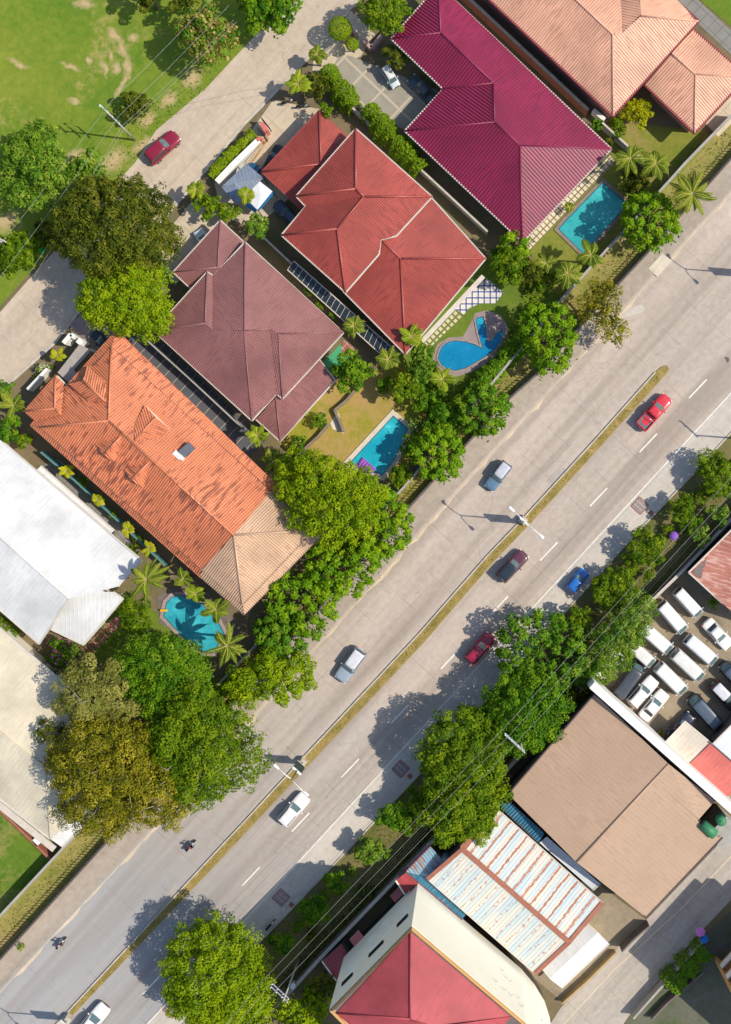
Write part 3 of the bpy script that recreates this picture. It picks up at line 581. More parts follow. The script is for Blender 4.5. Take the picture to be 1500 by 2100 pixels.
mb = MB(); pts = [W(365, 926, 8.05), W(387, 907, 8.05), W(400, 920, 7.6), W(378, 939, 7.6)]; mb.grid([[p-Vector((0, 0, .5)) for p in pts[::-1]], pts[::-1]], sm=False); mb.build('skylight', simple('skylight_panel', (.10, .12, .14), .2, 2, .25, .5), h)
mb = MB(); c = W(364, 933, 7.9); mb.box(c-Vector((0, 0, .3)), (1.1, .6, .6), -.75); mb.box(c+Vector((.45, -.3, -.1)), (.7, .4, .4), -.75); mb.build('chimney', M['w_white'], h)
# white sheet-roof building
h = thing('building', 'long white roofed building at the left edge beside the orange house', 'building', W(130, 1130))
V = dict(a=(-90, 830, 4.4), b=(8, 908, 4.4), c=(291, 1149, 4.4), d=(243, 1203, 4.6), r1=(142, 1228, 5.7), r0=(-90, 1022, 5.7), f=(80, 1321, 4.3), g=(-90, 1173, 4.3))
section(h, V, [('a', 'b', 'c', 'd', 'r1', 'r0'), ('r0', 'r1', 'f', 'g')], 'low', M['rf_white'], [('r0', 'r1')], [('b', 'c'), ('c', 'd'), ('f', 'g'), ('r1', 'f')], M['t_white'], ['a', 'c', 'd', 'r1', 'f', 'g'], M['w_white'], rr=.09)
V = dict(a=(142, 1226, 4.2), b=(188, 1190, 4.2), c=(214, 1214, 4.2), d=(234, 1214, 4.15), e=(253, 1228, 4.1), f=(172, 1323, 3.9), g=(104, 1291, 3.9))
section(h, V, [('a', 'b', 'c', 'd', 'e', 'f', 'g')], 'low', M['rf_white'], [], [('d', 'e'), ('e', 'f'), ('f', 'g')], M['t_white'], ['a', 'b', 'c', 'd', 'e', 'f', 'g'], M['w_white'], wd_=.5)
V = dict(a=(75, 963, 3.6), b=(84, 955, 3.6), c=(235, 1088, 3.6), d=(225, 1098, 3.6))
section(h, V, [('a', 'b', 'c', 'd')], 'flat', M['rf_white'], [], [('b', 'c')], M['t_white'])
# cream roof building, lower left
h = thing('building', 'cream sheet roof building at the left edge beneath the big olive tree', 'building', W(60, 1500))
V = dict(a=(-120, 1188, 4.8), N=(0, 1288, 4.8), E=(284, 1533, 4.8), S_=(103, 1720, 4.8), g=(0, 1639, 4.8), h=(-120, 1545, 4.8), K=(93, 1572, 6.6), k0=(-120, 1398, 6.6))
section(h, V, [('a', 'E', 'K', 'k0'), ('E', 'S_', 'K'), ('S_', 'h', 'k0', 'K')], 'low', M['rf_cream'], [('k0', 'K'), ('K', 'E'), ('K', 'S_')], [('a', 'E'), ('E', 'S_'), ('S_', 'h')], M['t_white'], ['a', 'E', 'S_', 'h'], M['w_cream'], rr=.06, tw=.3)
V = dict(a=(105, 1722, 3.2), b=(300, 1520, 3.2), c=(318, 1538, 3.0), d=(127, 1738, 3.0))
section(h, V, [('a', 'b', 'c', 'd')], 'low', M['rf_white'], [], [('c', 'd')], M['t_white'], ['a', 'b', 'c', 'd'], M['w_white'], wd_=.3)
mb = MB(); A, B = W(0, 1652, 2.2), W(112, 1742, 2.2); A0 = W(-100, 1575, 2.2); mb.beam(A0, A, .8, .15); mb.beam(A, B, .8, .15); mb.build('ledge', M['t_white'], h)
# tall cream block with the rose hip roof
HT = 17.2
h = thing('apartment_block', 'tall cream walled block with a rose red hip roof at the bottom edge', 'building', W(870, 1950))
Nb, Wb = W(861, 1788), W(712, 1940)
base = [Nb, W(1066, 1962)]+[W(1066+ax, 1962+ay) for ax, ay in ((28, 33), (48, 66), (58, 98), (60, 130))]+[W(1090, 2150), W(960, 2190), W(880, 2110)]+[Wb]
mb = MB(); mb.prism([p[:2] for p in base], 3.4, HT); mb.prism([p[:2] for p in inset(base, .25)], 0, 3.4, 1); wl = mb.build('wall', [M['w_cream'], M['w_dark']], h)
ring = inset(base, .05); inn = inset(base, .34); brown = simple('gutter_shade_brown', (.11, .075, .035), .3)  # dark brown gutter tone with the overhang's shadow painted in
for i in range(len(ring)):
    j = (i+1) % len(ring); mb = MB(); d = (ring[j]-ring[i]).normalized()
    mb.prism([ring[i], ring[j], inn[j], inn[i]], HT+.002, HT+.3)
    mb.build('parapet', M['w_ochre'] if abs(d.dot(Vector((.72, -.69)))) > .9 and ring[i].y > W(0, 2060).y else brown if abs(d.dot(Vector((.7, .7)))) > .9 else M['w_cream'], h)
# roof set inside the parapet: hip with four sides
q = inset([Nb, W(1066, 1962), W(980, 2120), Wb], 1.1)
q = [Vector((p.x, p.y, HT+.1)) for p in q]; rt = W(842, 1911, HT+.1); rl = W(690, 2078, HT+.1); rr_ = W(1048, 2086, HT+.1); bt = W(905, 2265, HT+.1); ap = W(842, 2090, HT+3.0); ap2 = W(890, 2108, HT+3.0)
mb = MB()
for f in ([rt, rl, ap], [rt, ap, ap2, rr_], [rl, bt, ap2, ap], [bt, rr_, ap2]): roof_face(mb, f, 'flat')
rf = mb.build('roof', M['rf_rose'], h); mb = MB()
for a, b in ((rt, ap), (rl, ap), (ap, ap2), (rr_, ap2)): mb.tube([a+Vector((0, 0, .05)), b+Vector((0, 0, .05))], .09, 6)
mb.build('ridge_cap', M['rf_rose'], rf)
mb = MB(); mb.prism([p[:2] for p in inset(base, .4)], HT-.3, HT+.02); mb.build('roof_slab', M['w_greydk'], h)
ZS = lambda s: (640+s[0]/5.77, 1760+s[1]/5.77)
nrm = Vector((Wb.y-Nb.y, Nb.x-Wb.x, 0)).normalized()
if nrm.dot(Vector((-1, 1, 0))) < 0: nrm = -nrm
for a, b in (((1015, 815), (1135, 700)), ((680, 1175), (845, 1010)), ((360, 1515), (480, 1395))):
    A, B = on_wall(*ZS(a), Nb, Wb), on_wall(*ZS(b), Nb, Wb); z = (A.z+B.z)/2; A.z = B.z = z; mb = MB(); o = nrm*.10
    mb.beam(A+o, B+o, .14, .15); mb.beam(A+o-Vector((0, 0, .6)), B+o-Vector((0, 0, .6)), .14, .1)
    for p in (A, B, A.lerp(B, .5)): mb.beam(p+o, p+o-Vector((0, 0, .6)), .1, .1)
    f = mb.build('window', M['blacktrim'], h); mb = MB(); mb.poly([A+nrm*.03, B+nrm*.03, B+nrm*.03-Vector((0, 0, .6)), A+nrm*.03-Vector((0, 0, .6))]); mb.build('pane', M['glassw'], f)
mb = MB()
for a, b in (((1030, 720), (1155, 575)), ((835, 805), (915, 720)), ((835, 920), (910, 840)), ((675, 990), (745, 910)), ((678, 1085), (748, 1010)), ((400, 1380), (520, 1255))):
    A, B = on_wall(*ZS(a), Nb, Wb), on_wall(*ZS(b), Nb, Wb); z = (A.z+B.z)/2; A.z = B.z = z; mb = MB(); mb.beam(A+nrm*.12, B+nrm*.12, .28, .08)
    mb.build('window_ledge', M['w_cream'], h)
EW = W(1066, 1962); mb = MB()
for px, py in ((1030, 1993), (1038, 2007), (1047, 2015), (1018, 2015), (1035, 2032), (1049, 2044), (1063, 2048), (1070, 2066), (1110, 2094)):
    p = on_wall(px, py, Nb, EW); mb = MB(); mb.beam(p, p+Vector((.2, .2, 0)), .09, .09)
    mb.build('wall_pipe', M['metal'], h)
# low maroon roofs and awnings at its foot
for lab, V, f in (('small maroon lean-to roof by the north corner of the tall cream block', dict(a=(833, 1790, 5.2), b=(812, 1806, 5.2), c=(830, 1834, 4.6), d=(857, 1812, 4.6)), ('a', 'b', 'c', 'd')),
                  ('maroon lean-to roof with a pale edge at the west foot of the tall block', dict(a=(700, 1937, 3.4), b=(661, 1972, 3.4), c=(690, 2012, 3.1), d=(716, 1960, 3.1)), ('a', 'b', 'c', 'd'))):
    o = thing('lean_to', lab, 'lean-to', W(*V['b'][:2])); section(o, V, [f], 'sheet', M['rf_maroon'], [], [('b', 'c')], M['w_cream'], ['a', 'b', 'c', 'd'], M['w_greydk'], wd_=.15)
for lab, px, py in (('red window awning on the cream wall close to the maroon lean-to', 820, 1842), ('red and white window awning on the cream wall near its middle', 737, 1932)):
    o = thing('awning', lab, 'awning', W(px, py, 4)); p = on_wall(px, py, Nb, Wb); t = (Wb-Nb).normalized(); mb = MB()
    a, b = p-t*.8, p+t*.8; a2, b2 = a+nrm*.9-Vector((0, 0, .45)), b+nrm*.9-Vector((0, 0, .45))
    mb.poly([a, b, b2, a2]); mb.poly([a2, b2, b2-Vector((0, 0, .2)), a2-Vector((0, 0, .2))], 1); mb.build('canvas', [M['rf_redshed'], M['w_white']], o)
# rust striped roof building
h = thing('building', 'shed with a rust striped blue and white sheet roof', 'warehouse', W(1060, 1830))
V = dict(a=(877, 1803, 5.0), b=(1016, 1655, 5.0), c=(1236, 1851, 5.0), d=(1098, 1997, 5.0), r0=(949, 1741, 6.1), r1=(1168, 1932, 6.1))
P, rf = section(h, V, [('b', 'c', 'r1', 'r0')], 'sheet', M['rf_stripe_n'], [], [], None, ['a', 'b', 'c', 'd'], M['w_greydk'], wd_=.5)
section(h, V, [('a', 'r0', 'r1', 'd')], 'sheet', M['rf_stripe_s'])
mb = MB(); up = Vector((0, 0, .08))
for a, b, w in (('r0', 'r1', .55), ('a', 'r0', .5), ('r0', 'b', .8), ('c', 'r1', .5), ('r1', 'd', .5)): mb.beam(P[a]+up, P[b]+up, w, .14)
mb.build('flashing', M['rusttrim'], h)
mb = MB(); mb.beam(P['a'], P['d'], .12, .16); mb.beam(P['b'], P['c'], .12, .16); mb.build('gutter', M['t_white'], h)
o = thing('canopy', 'faded blue rusted lean-to roof between the striped shed and the cream block', 'canopy', W(890, 1790))
V = dict(a=(832, 1788, 4.0), b=(883, 1736, 4.0), c=(912, 1768, 4.2), d=(882, 1800, 4.3), e=(961, 1870, 4.2), f=(948, 1887, 4.0))
section(o, V, [('a', 'b', 'c', 'd')], 'rib', M['rf_fadeblue'], [], [('a', 'b')], M['t_maroon']); section(o, V, [('a', 'd', 'e', 'f')], 'sheet', M['rf_blue'], [], [('a', 'f')], M['t_maroon'], ['a', 'b', 'c', 'e', 'f'], M['w_greydk'], wd_=.2)
o = thing('canopy', 'deep blue narrow canopy along the tan warehouse wall', 'canopy', W(1070, 1690))
V = dict(a=(1021, 1650, 4.4), b=(1047, 1645, 4.6), c=(1117, 1709, 4.6), d=(1106, 1729, 4.4)); section(o, V, [('a', 'b', 'c', 'd')], 'rib', M['rf_blue'], [], [('a', 'd')], M['t_dark'], ['a', 'b', 'c', 'd'], M['w_greydk'], wd_=.15)
o = thing('canopy', 'grey gutter roof between the striped shed and the tan warehouse', 'canopy', W(1170, 1770))
V = dict(a=(1107, 1729, 4.0), b=(1122, 1716, 4.2), c=(1232, 1813, 4.2), d=(1217, 1826, 4.0)); section(o, V, [('a', 'b', 'c', 'd')], 'flat', M['rf_pale'], [], [('c', 'd')], M['t_white'], ['a', 'b', 'c', 'd'], M['w_greydk'], wd_=.1)
# tan warehouse with its white firewall
h = thing('warehouse', 'big tan ribbed sheet roof warehouse at the lower right', 'warehouse', W(1270, 1650))
V = dict(T=(1220, 1424, 6.0), L=(1043, 1629, 6.0), B=(1326, 1882, 6.0), R_=(1483, 1718, 6.0), n1=(1467, 1643, 6.05), n2=(1432, 1683, 6.3), n3=(1456, 1711, 6.1), r0=(1372, 1567, 7.3), r1=(1183, 1769, 7.3))
section(h, V, [('T', 'L', 'r1', 'r0'), ('r0', 'r1', 'B', 'R_', 'n3', 'n2'), ('r0', 'n2', 'n1')], 'low', M['rf_ware'], [('r0', 'r1')], [('T', 'L'), ('L', 'B'), ('B', 'R_'), ('T', 'n1')], M['t_dark'], ['T', 'L', 'B', 'R_', 'n3', 'n2', 'n1'], M['w_greydk'], rr=.12, wd_=.3)
mb = MB(); A, B = W(1215, 1405, 7.6), W(1520, 1676, 7.6); mb.beam(A-Vector((0, 0, 3.8)), B-Vector((0, 0, 3.8)), .95, 7.6); o = mb.build('firewall', M['w_white'])
tag(o, 'thick white firewall between the tan warehouse and the parking lot', 'wall')
for lab, px, py, hor in (('green barrel water tank lying on its side by the firewall', 1451, 1697, 1), ('green upright round water tank beside the firewall', 1475, 1677, 0)):
    o = thing('water_tank', lab, 'water tank', W(px, py, 5.6), group='green water tanks', local=True); mb = MB(); m = simple('green_tank_plastic', (.05, .22, .10), .2, 2, .5)
    if hor:
        d = Vector((.72, -.62, 0))*1.0; mb.tube([-d*1.06+Vector((0, 0, .8)), -d+Vector((0, 0, .8)), d+Vector((0, 0, .8)), d*1.06+Vector((0, 0, .8))], [.4, .62, .62, .4], 14); mb.build('barrel', m, o)
        mb = MB()
        for t in (-.6, .6): mb.box(d*t+Vector((0, 0, .1)), (.2, 1.2, .35), .85)
        mb.build('cradle', M['iron'], o)
    else:
        mb.tube([(0, 0, 0), (0, 0, 1.5), (0, 0, 1.7), (0, 0, 1.75)], [.6, .6, .4, .16], 16); mb.build('barrel', m, o); mb = MB(); mb.tube([(0, 0, 1.74), (0, 0, 1.84)], .2, 10); mb.build('lid', m, o)
mb = MB(); mb.prism([W(*q)[:2] for q in ((1434, 1684), (1470, 1648), (1505, 1680), (1462, 1714))], 0, 5.55); tag(mb.build('tank_deck', M['w_grey']), 'concrete deck that carries the two green water tanks', 'deck')
# sheds by the lot
def shed(lab, V, rm, prof, eaves, wallz=.2, wm='w_greydk'):
    o = thing('shed', lab, 'shed', W(*list(V.values())[0][:2])); section(o, V, [tuple(V)], prof, M[rm], [], eaves, M['t_white'], list(V), M[wm], wd_=wallz); return o
shed('beige patched sheet roof shed beside the white firewall', dict(a=(1405, 1479, 3.2), b=(1458, 1523, 3.2), c=(1412, 1568, 2.9), d=(1363, 1523, 2.9)), 'rf_beige', 'low', [('a', 'b'), ('c', 'd')], 1.0)
shed('faded red sheet roof shed at the right edge', dict(a=(1459, 1524, 3.4), b=(1560, 1610, 3.4), c=(1486, 1636, 3.0), d=(1412, 1569, 3.0)), 'rf_redshed', 'low', [('a', 'b'), ('c', 'd')])
shed('pale blue sheet roof shed at the right edge above the red one', dict(a=(1463, 1526, 3.8), b=(1540, 1448, 4.2), c=(1620, 1520, 4.2), d=(1548, 1600, 3.8)), 'rf_pale', 'low', [('a', 'b')])
shed('rust red corrugated roof building with a white gutter at the right edge', dict(a=(1413, 1174, 4.2), b=(1540, 1048, 4.2), c=(1640, 1150, 5.0), d=(1600, 1290, 5.0), e=(1510, 1262, 4.3), f=(1485, 1240, 4.2)), 'rf_rust', 'sheet', [('a', 'f'), ('a', 'b')], .3)
h = thing('shed', 'bright white two slope roof beside the striped shed', 'shed', W(1180, 1960))
V = dict(a=(1113, 1990, 3.2), b=(1206, 1898, 3.2), c=(1250, 1936, 3.1), d=(1153, 2027, 3.1), r0=(1128, 2008, 3.6), r1=(1227, 1913, 3.6)); section(h, V, [('a', 'b', 'r1', 'r0'), ('r0', 'r1', 'c', 'd')], 'flat', M['rf_white'], [], [('a', 'b'), ('c', 'd')], M['t_white'], ['a', 'b', 'c', 'd'], M['w_cream'], wd_=.5)
# orange apartment building, lower right corner
h = thing('apartment_building', 'ochre walled building with open balconies at the lower right corner', 'building', W(1560, 1960))
C1, C2, C3, C4 = W(1462, 1962), W(1598, 1813), W(1780, 1970), W(1640, 2120); t = (C2-C1).normalized(); nn = Vector((-t.y, t.x, 0)); HB = 11.9
if nn.dot(Vector((-1, 1, 0))) < 0: nn = -nn
mb = MB(); mb.prism([p[:2] for p in (C1-nn*1.6, C2-nn*1.6, C3, C4)], 0, HB); mb.build('wall', M['w_white'], h)
mb = MB(); s = (C4-C1).normalized(); mb.prism([p[:2] for p in (C1, C1+t*.35, C1+t*.35+s*1.9, C1+s*1.9)], 0, HB); mb.build('side_wall', M['w_ochre'], h)
for k, z in enumerate((3.2, 6.2, 9.2)):
    mb = MB(); mb.prism([p[:2] for p in (C1+t*.4+nn*.1, C2+nn*.1, C2-nn*1.58, C1+t*.4-nn*1.58)], z-.18, z, 0); b = mb.build('balcony', M['w_ochre'], h)
    mb = MB(); mb.beam(C1+t*.4+Vector((0, 0, z+.5)), C2+Vector((0, 0, z+.5)), .14, 1.0); mb.build('parapet', M['w_white'], b)
mb = MB(); mb.prism([p[:2] for p in (C1-nn*.2, C2-nn*.2, C3, C4)], HB, HB+.3); mb.build('roof', M['rf_white'], h)
# carport and canvas
h = thing('carport', 'slate blue sheet carport by the white front wall', 'carport', W(500, 385))
V = dict(a=(455, 384, 2.9), b=(505, 335, 2.9), c=(541, 364, 2.9), d=(484, 420, 2.9), r0=(481, 376, 3.3), r1=(515, 368, 3.3))
section(h, V, [('a', 'b', 'c', 'r1', 'r0')], 'sheet', M['rf_slate']); section(h, V, [('a', 'r0', 'd')], 'sheet', M['rf_slate']); section(h, V, [('r0', 'r1', 'c', 'd')], 'sheet', M['rf_slate'])
for k in ('a', 'b', 'c', 'd'):
    p = W(*V[k]); mb = MB(); mb.beam((p.x, p.y, 0), p, .1, .1); mb.build('post', M['iron'], h)
h = thing('canopy', 'white canvas canopy with blue flaps beside the red house', 'canopy', W(536, 400))
V = dict(a=(530, 369, 2.9), b=(559, 392, 2.9), c=(528, 430, 2.7), d=(512, 414, 2.7), e=(517, 388, 2.9)); P = {k: W(*v) for k, v in V.items()}
mb = MB(); c = W(536, 400, 3.15)
for a, b in (('a', 'b'), ('b', 'c'), ('c', 'd'), ('d', 'e'), ('e', 'a')): mb.poly([P[a], P[b], c])
mb.build('canvas', simple('white_canvas', (.74, .74, .78), .05, .8), h); mb = MB()
mb.poly([P['c'], P['d'], W(503, 420, 1.8), W(524, 437, 1.8)]); mb.poly([P['b'], P['c'], W(530, 434, 1.9), W(562, 398, 1.9)]); mb.build('flap', simple('blue_tarp', (.02, .22, .50), .15, 2), h)
for k in 'abcd': mb = MB(); mb.beam((P[k].x, P[k].y, 0), P[k], .08, .08); mb.build('post', M['iron'], h)

# ------------------------------------------------------------------ walls and fences
def wall(lab, pts, hgt, th, mat, cap=None, name='garden_wall'):
    P = [W(*p) for p in pts]; mb = MB()
    for i, (a, b) in enumerate(zip(P, P[1:])):
        d = (b-a).normalized()*.001*i; mb.beam(a+d+Vector((0, 0, hgt/2)), b-d+Vector((0, 0, hgt/2)), th, hgt)
    if not cap: return tag(mb.build(name, mat), lab, 'wall')
    o = thing(name, lab, 'wall', (0, 0, 0)); mb.build('panel', mat, o); mc = MB()
    for a, b in zip(P, P[1:]): mc.beam(a+Vector((0, 0, hgt+.05)), b+Vector((0, 0, hgt+.05)), th+.1, .1)
    mc.build('coping', cap, o); return o
wall('long grey boundary wall of the gardens above the embankment', INNER[:-1], 2.0, .18, M['w_grey'], M['w_grey'], 'boundary_wall')
f = thing('railing_fence', 'long wall topped with iron pickets between embankment and sidewalk', 'fence')
P = [W(*p) for p in OUTER]; mb, mp, mr = MB(), MB(), MB()
for a, b in zip(P, P[1:]):
    mb.beam(a+Vector((0, 0, .5)), b+Vector((0, 0, .5)), .3, 1.0); L = (b-a).length; n = int(L/.42)
    for z in (1.25, 1.95): mr.beam(a+Vector((0, 0, z)), b+Vector((0, 0, z)), .06, .06)
    for k in range(n):
        p = a.lerp(b, (k+.5)/n); mp.beam(p+Vector((0, 0, 1)), p+Vector((0, 0, 2.2)), .09, .09, up=Vector((1, 0, 0)))
mb.build('base_wall', M['w_greydk'], f); mr.build('rail', M['iron'], f); mp.build('picket', M['iron'], f)
wall('grey wall between the brown house and the red house', [(540, 487), (660, 600), (785, 712)], 2.0, .14, M['w_grey'], M['kerb'])
wall('pale capped wall between the red house and the magenta house', [(680, 190), (727, 232), (880, 370), (1000, 482)], 2.0, .14, M['w_grey'], M['kerb'])
wall('brown stained wall between the magenta house and the salmon house', [(900, -45), (1000, 48), (1203, 238)], 2.4, .22, M['rusttrim'], M['kerb'])
wall('short grey wall between the salmon garden and the pool by the magenta roof', [(1232, 262), (1288, 313), (1340, 362)], 2.0, .14, M['w_grey'], M['kerb'])
wall('grey wall between the slate driveway and the brown house', [(300, 692), (400, 782), (505, 880)], 2.0, .2, M['w_grey'])
wall('teal painted wall between the white building and the orange house', [(95, 928), (163, 985), (347, 1157)], 1.9, .2, simple('teal_wall_paint', (.10, .24, .24), .2))
wall('roadside wall with pale broken coping behind the right hand trees', RWALL[:8], 2.4, .3, M['w_greydk'], M['kerb'], 'boundary_wall')
wall('dark wall along the upper side of the parking lot', RWALL[7:], 2.2, .25, M['w_greydk'], M['kerb'], 'boundary_wall')
wall('grey wall along the lane in the lower right corner', [(1296, 2078), (1395, 1967), (1442, 1918)], 1.6, .25, M['w_grey'])
wall('low earth edged wall behind the vacant lot shrubs', [(1335, 2085), (1368, 2050), (1438, 1990)], 1.0, .2, M['w_greydk'])
wall('white front wall by the yellow hedge and the carport', [(452, 381), (485, 346), (537, 296)], 1.9, .7, M['w_white'])
wall('white front wall before the orange gable wing', [(67, 801), (107, 759)], 1.7, .35, M['w_white'])
wall('white stepped gate pier wall of the orange house', [(143, 708), (158, 690), (166, 697)], 2.2, .5, M['w_white'])
wall('square white gate pier beside the dark parked car', [(172, 701), (181, 709)], 2.2, .7, M['w_white'])
wall('brown edged wall of the lower left grass lot', [(-80, 1582), (0, 1649), (110, 1756)], 1.2, .3, M['rusttrim'])
wall('retaining wall edging across the dry lawn, upper stretch', [(735, 795), (712, 822), (688, 842), (700, 868), (706, 886)], .9, .25, M['pv_copingdk'])
wall('retaining wall edging across the dry lawn, lower stretch', [(676, 870), (655, 895), (632, 916), (610, 940)], .9, .25, M['pv_copingdk'])
wall('dusty rose planter wall beside the round clipped tree', [(704, 88), (721, 62), (733, 78)], 1.2, .35, M['w_rose'])
wall('dusty rose planter wall by the magenta house entrance', [(747, 88), (763, 104), (785, 80)], 1.2, .45, M['w_rose'])
wall('low white wall of the salmon house garden corner', [(1215, 232), (1238, 252)], 1.4, .5, M['w_white'])
wall('red brick gate pier with a black signboard foot, outer one', [(543, 262), (552, 278)], 2.0, .6, M['rf_redshed'], name='gate_pier')
wall('red brick gate pier at the end of the white front wall', [(536, 291), (540, 297)], 2.0, .6, M['rf_redshed'], name='gate_pier')
for lab, a, b in (('thin ochre driveway gate standing open by the red brick piers', (553, 284), (517, 338)), ('white barred driveway gate by the clipped tree', (699, 92), (672, 122))):
    g = thing('gate', lab, 'gate', W(*a), local=True); A, B = W(*a)-W(*a), W(*b)-W(*a); mb = MB()
    for z in (.25, 1.7): mb = MB(); mb.beam(A+Vector((0, 0, z)), B+Vector((0, 0, z)), .1, .1); mb.build('rail', M['w_ochre'] if 'ochre' in lab else M['t_white'], g)
    mb = MB()
    for k in range(15): p = A.lerp(B, k/14); mb.beam(p+Vector((0, 0, .2)), p+Vector((0, 0, 1.75)), .05, .05, up=Vector((1, 0, 0)))
    mb.build('bar', M['t_white'], g)
for lab, px, py in (('black signboard leaning by the outer red brick pier', 551, 262), ('black flat signboard between the two red brick piers', 543, 282)):
    mb = MB(); c = W(px, py); mb.beam(c+Vector((-.5, .6, 1.6)), c+Vector((.45, -.6, 1.6)), .12, 1.0); mb.beam(c+Vector((-.5, .6, .5)), c+Vector((-.5, .6, 1.2)), .1, .1, up=Vector((1, 0, 0))); mb.beam(c+Vector((.45, -.6, .5)), c+Vector((.45, -.6, 1.2)), .1, .1, up=Vector((1, 0, 0))); tag(mb.build('signboard', M['blacktrim']), lab, 'sign', 'black signboards by the gate')

wall('ochre front wall of the white shed along the lane', [(1152, 2052), (1205, 2005), (1262, 1948)], 1.0, .2, simple('dusty_ochre_wall', (.42, .30, .14), .2))
wall('short grey wall and gate frame of the service yard on the lane', [(1272, 1940), (1300, 1912), (1328, 1888)], 1.9, .2, M['w_greydk'])
# ------------------------------------------------------------------ swimming pools
M['pool_tile'] = simple('pool_edge_tile', (.03, .14, .20), .3, 3, .3, .5)
def outset(pts, d): return inset(pts, -d)
def pool(lab, px, wmat, cmat, cw, skip=(), extra=None):
    o = thing('swimming_pool', lab, 'swimming pool', (0, 0, 0)); P = [W(*p) for p in px]
    if sum(a.x*b.y-b.x*a.y for a, b in zip(P, P[1:]+P[:1])) < 0: P.reverse()
    mb = MB(); mb.poly([Vector((p.x, p.y, .075)) for p in P]); mb.build('water', wmat, o)
    q = inset(P, .13); mb = MB(); n = len(P)
    for i in range(n):
        j = (i+1) % n; mb.poly([(P[i].x, P[i].y, .081), (P[j].x, P[j].y, .081), (q[j].x, q[j].y, .081), (q[i].x, q[i].y, .081)])
    mb.build('tile_band', M['pool_tile'], o)
    q = outset(P, cw); mb = MB()
    for i in range(n):
        j = (i+1) % n; mb.prism([P[i][:2], P[j][:2], q[j], q[i]], .0, .16)
    mb.build('coping', cmat, o); return o
pool('teal rectangular pool beside the magenta house', [(1237, 373), (1287, 418), (1260, 452), (1197, 521), (1145, 470), (1160, 452)], M['wat_teal'], M['pv_copingdk'], .4)
pl = pool('blue curving pool with two arms behind the red house', [(898, 735), (901, 722), (906, 711), (917, 702), (933, 698), (955, 700), (975, 706), (989, 713), (981, 685), (975, 655), (983, 650), (992, 648), (997, 668), (1001, 700), (1008, 699), (1018, 684), (1031, 674), (1033, 686), (1027, 703), (1015, 718), (1000, 730), (978, 743), (955, 756), (935, 761), (918, 757), (905, 748)], M['wat_blue'], M['pv_stone'], .16)
mb = MB()
for k in range(3):
    a, b = W(976+k*.8, 654+k*4), W(995+k*.8, 652+k*4); mb.prism([p[:2] for p in (a, b, b+Vector((.02, -.14, 0)), a+Vector((-.02, -.14, 0)))], .0, .078+.001*k)
mb.build('step', M['wat_cyan'], pl)
patch('pool_deck', [(888, 740), (890, 722), (899, 704), (920, 692), (950, 690), (966, 662), (975, 642), (1000, 636), (1025, 645), (1040, 665), (1043, 690), (1030, 718), (1005, 742), (970, 762), (935, 773), (905, 763)], .045, M['pv_mauve'])
pool('cyan rectangular pool with pale coping on the dry lawn', [(807, 852), (838, 879), (812, 940), (785, 975), (716, 950)], M['wat_cyan'], M['pv_coping'], .55)
pool('aqua rounded pool beneath the broad leaved palms of the orange house', [(335, 1264), (341, 1236), (352, 1224), (366, 1220), (386, 1222), (415, 1238), (445, 1268), (462, 1300), (440, 1338), (418, 1338), (388, 1319)], M['wat_aqua'], M['pv_stone'], .4)
mb = MB(); a = W(736, 955, .3); mb.prism([W(*p)[:2] for p in ((745, 938), (772, 962), (762, 975), (731, 957))], .2, .32)
for k in range(5): p = W(747+k*4.5, 941+k*4, .3); q = W(734+k*5, 957+k*3, .3); mb.tube([p+Vector((0, 0, .05)), q+Vector((0, 0, .05))], .1, 6)
tag(mb.build('pool_float', simple('purple_vinyl', (.30, .10, .45), .2, 2, .4)), 'purple air mattress at the end of the cyan pool', 'pool float')
mb = MB(); c = W(336, 1252, .4); mb.box(c, (.9, .28, .08)); mb.box(c-Vector((.3, 0, .2)), (.12, .2, .4)); tag(mb.build('diving_board', simple('yellow_board', (.75, .42, .03), .1)), 'short yellow board at the edge of the aqua pool', 'board')
# ------------------------------------------------------------------ vehicles: each kind is built once per colour, then placed
def wheel_meshes(r, w):
    k = ('wheel', r, w)
    if k not in MESH:
        t = MB(); t.tube([(0, -w/2, 0), (0, -w/2+.03, 0), (0, w/2-.03, 0), (0, w/2, 0)], [r*.9, r, r, r*.9], 16)
        i = MB(); i.tube([(0, -w/2-.012, 0), (0, w/2+.012, 0)], r*.62, 10)
        MESH[k] = (t.mesh('tyre', M['tyre']), i.mesh('rim', M['rim']))
    return MESH[k]
MESH = {}
KIND = {  # length, width, height, belt height, ground clearance, hood height, rear deck height; cabin base and roof extents as fractions of length from the middle (front is +)
    'suv': dict(L=4.6, w=1.86, h=1.76, belt=1.08, hood=1.02, deck=1.06, b=(-.475, .17), r=(-.44, .03)),
    'hatch': dict(L=3.7, w=1.64, h=1.50, belt=.95, hood=.90, deck=.93, b=(-.47, .22), r=(-.40, .05)),
    'sedan': dict(L=4.45, w=1.74, h=1.46, belt=.92, hood=.90, deck=.96, b=(-.33, .20), r=(-.19, .05)),
    'pickup': dict(L=5.25, w=1.85, h=1.80, belt=1.10, hood=1.06, deck=1.06, b=(-.13, .23), r=(-.10, .10)),
    'van': dict(L=4.75, w=1.72, h=1.98, belt=1.12, hood=1.05, deck=1.10, b=(-.49, .47), r=(-.44, .335)),
    'mini': dict(L=3.1, w=1.45, h=1.75, belt=.95, hood=.80, deck=.95, b=(-.47, .30), r=(-.46, .17))}
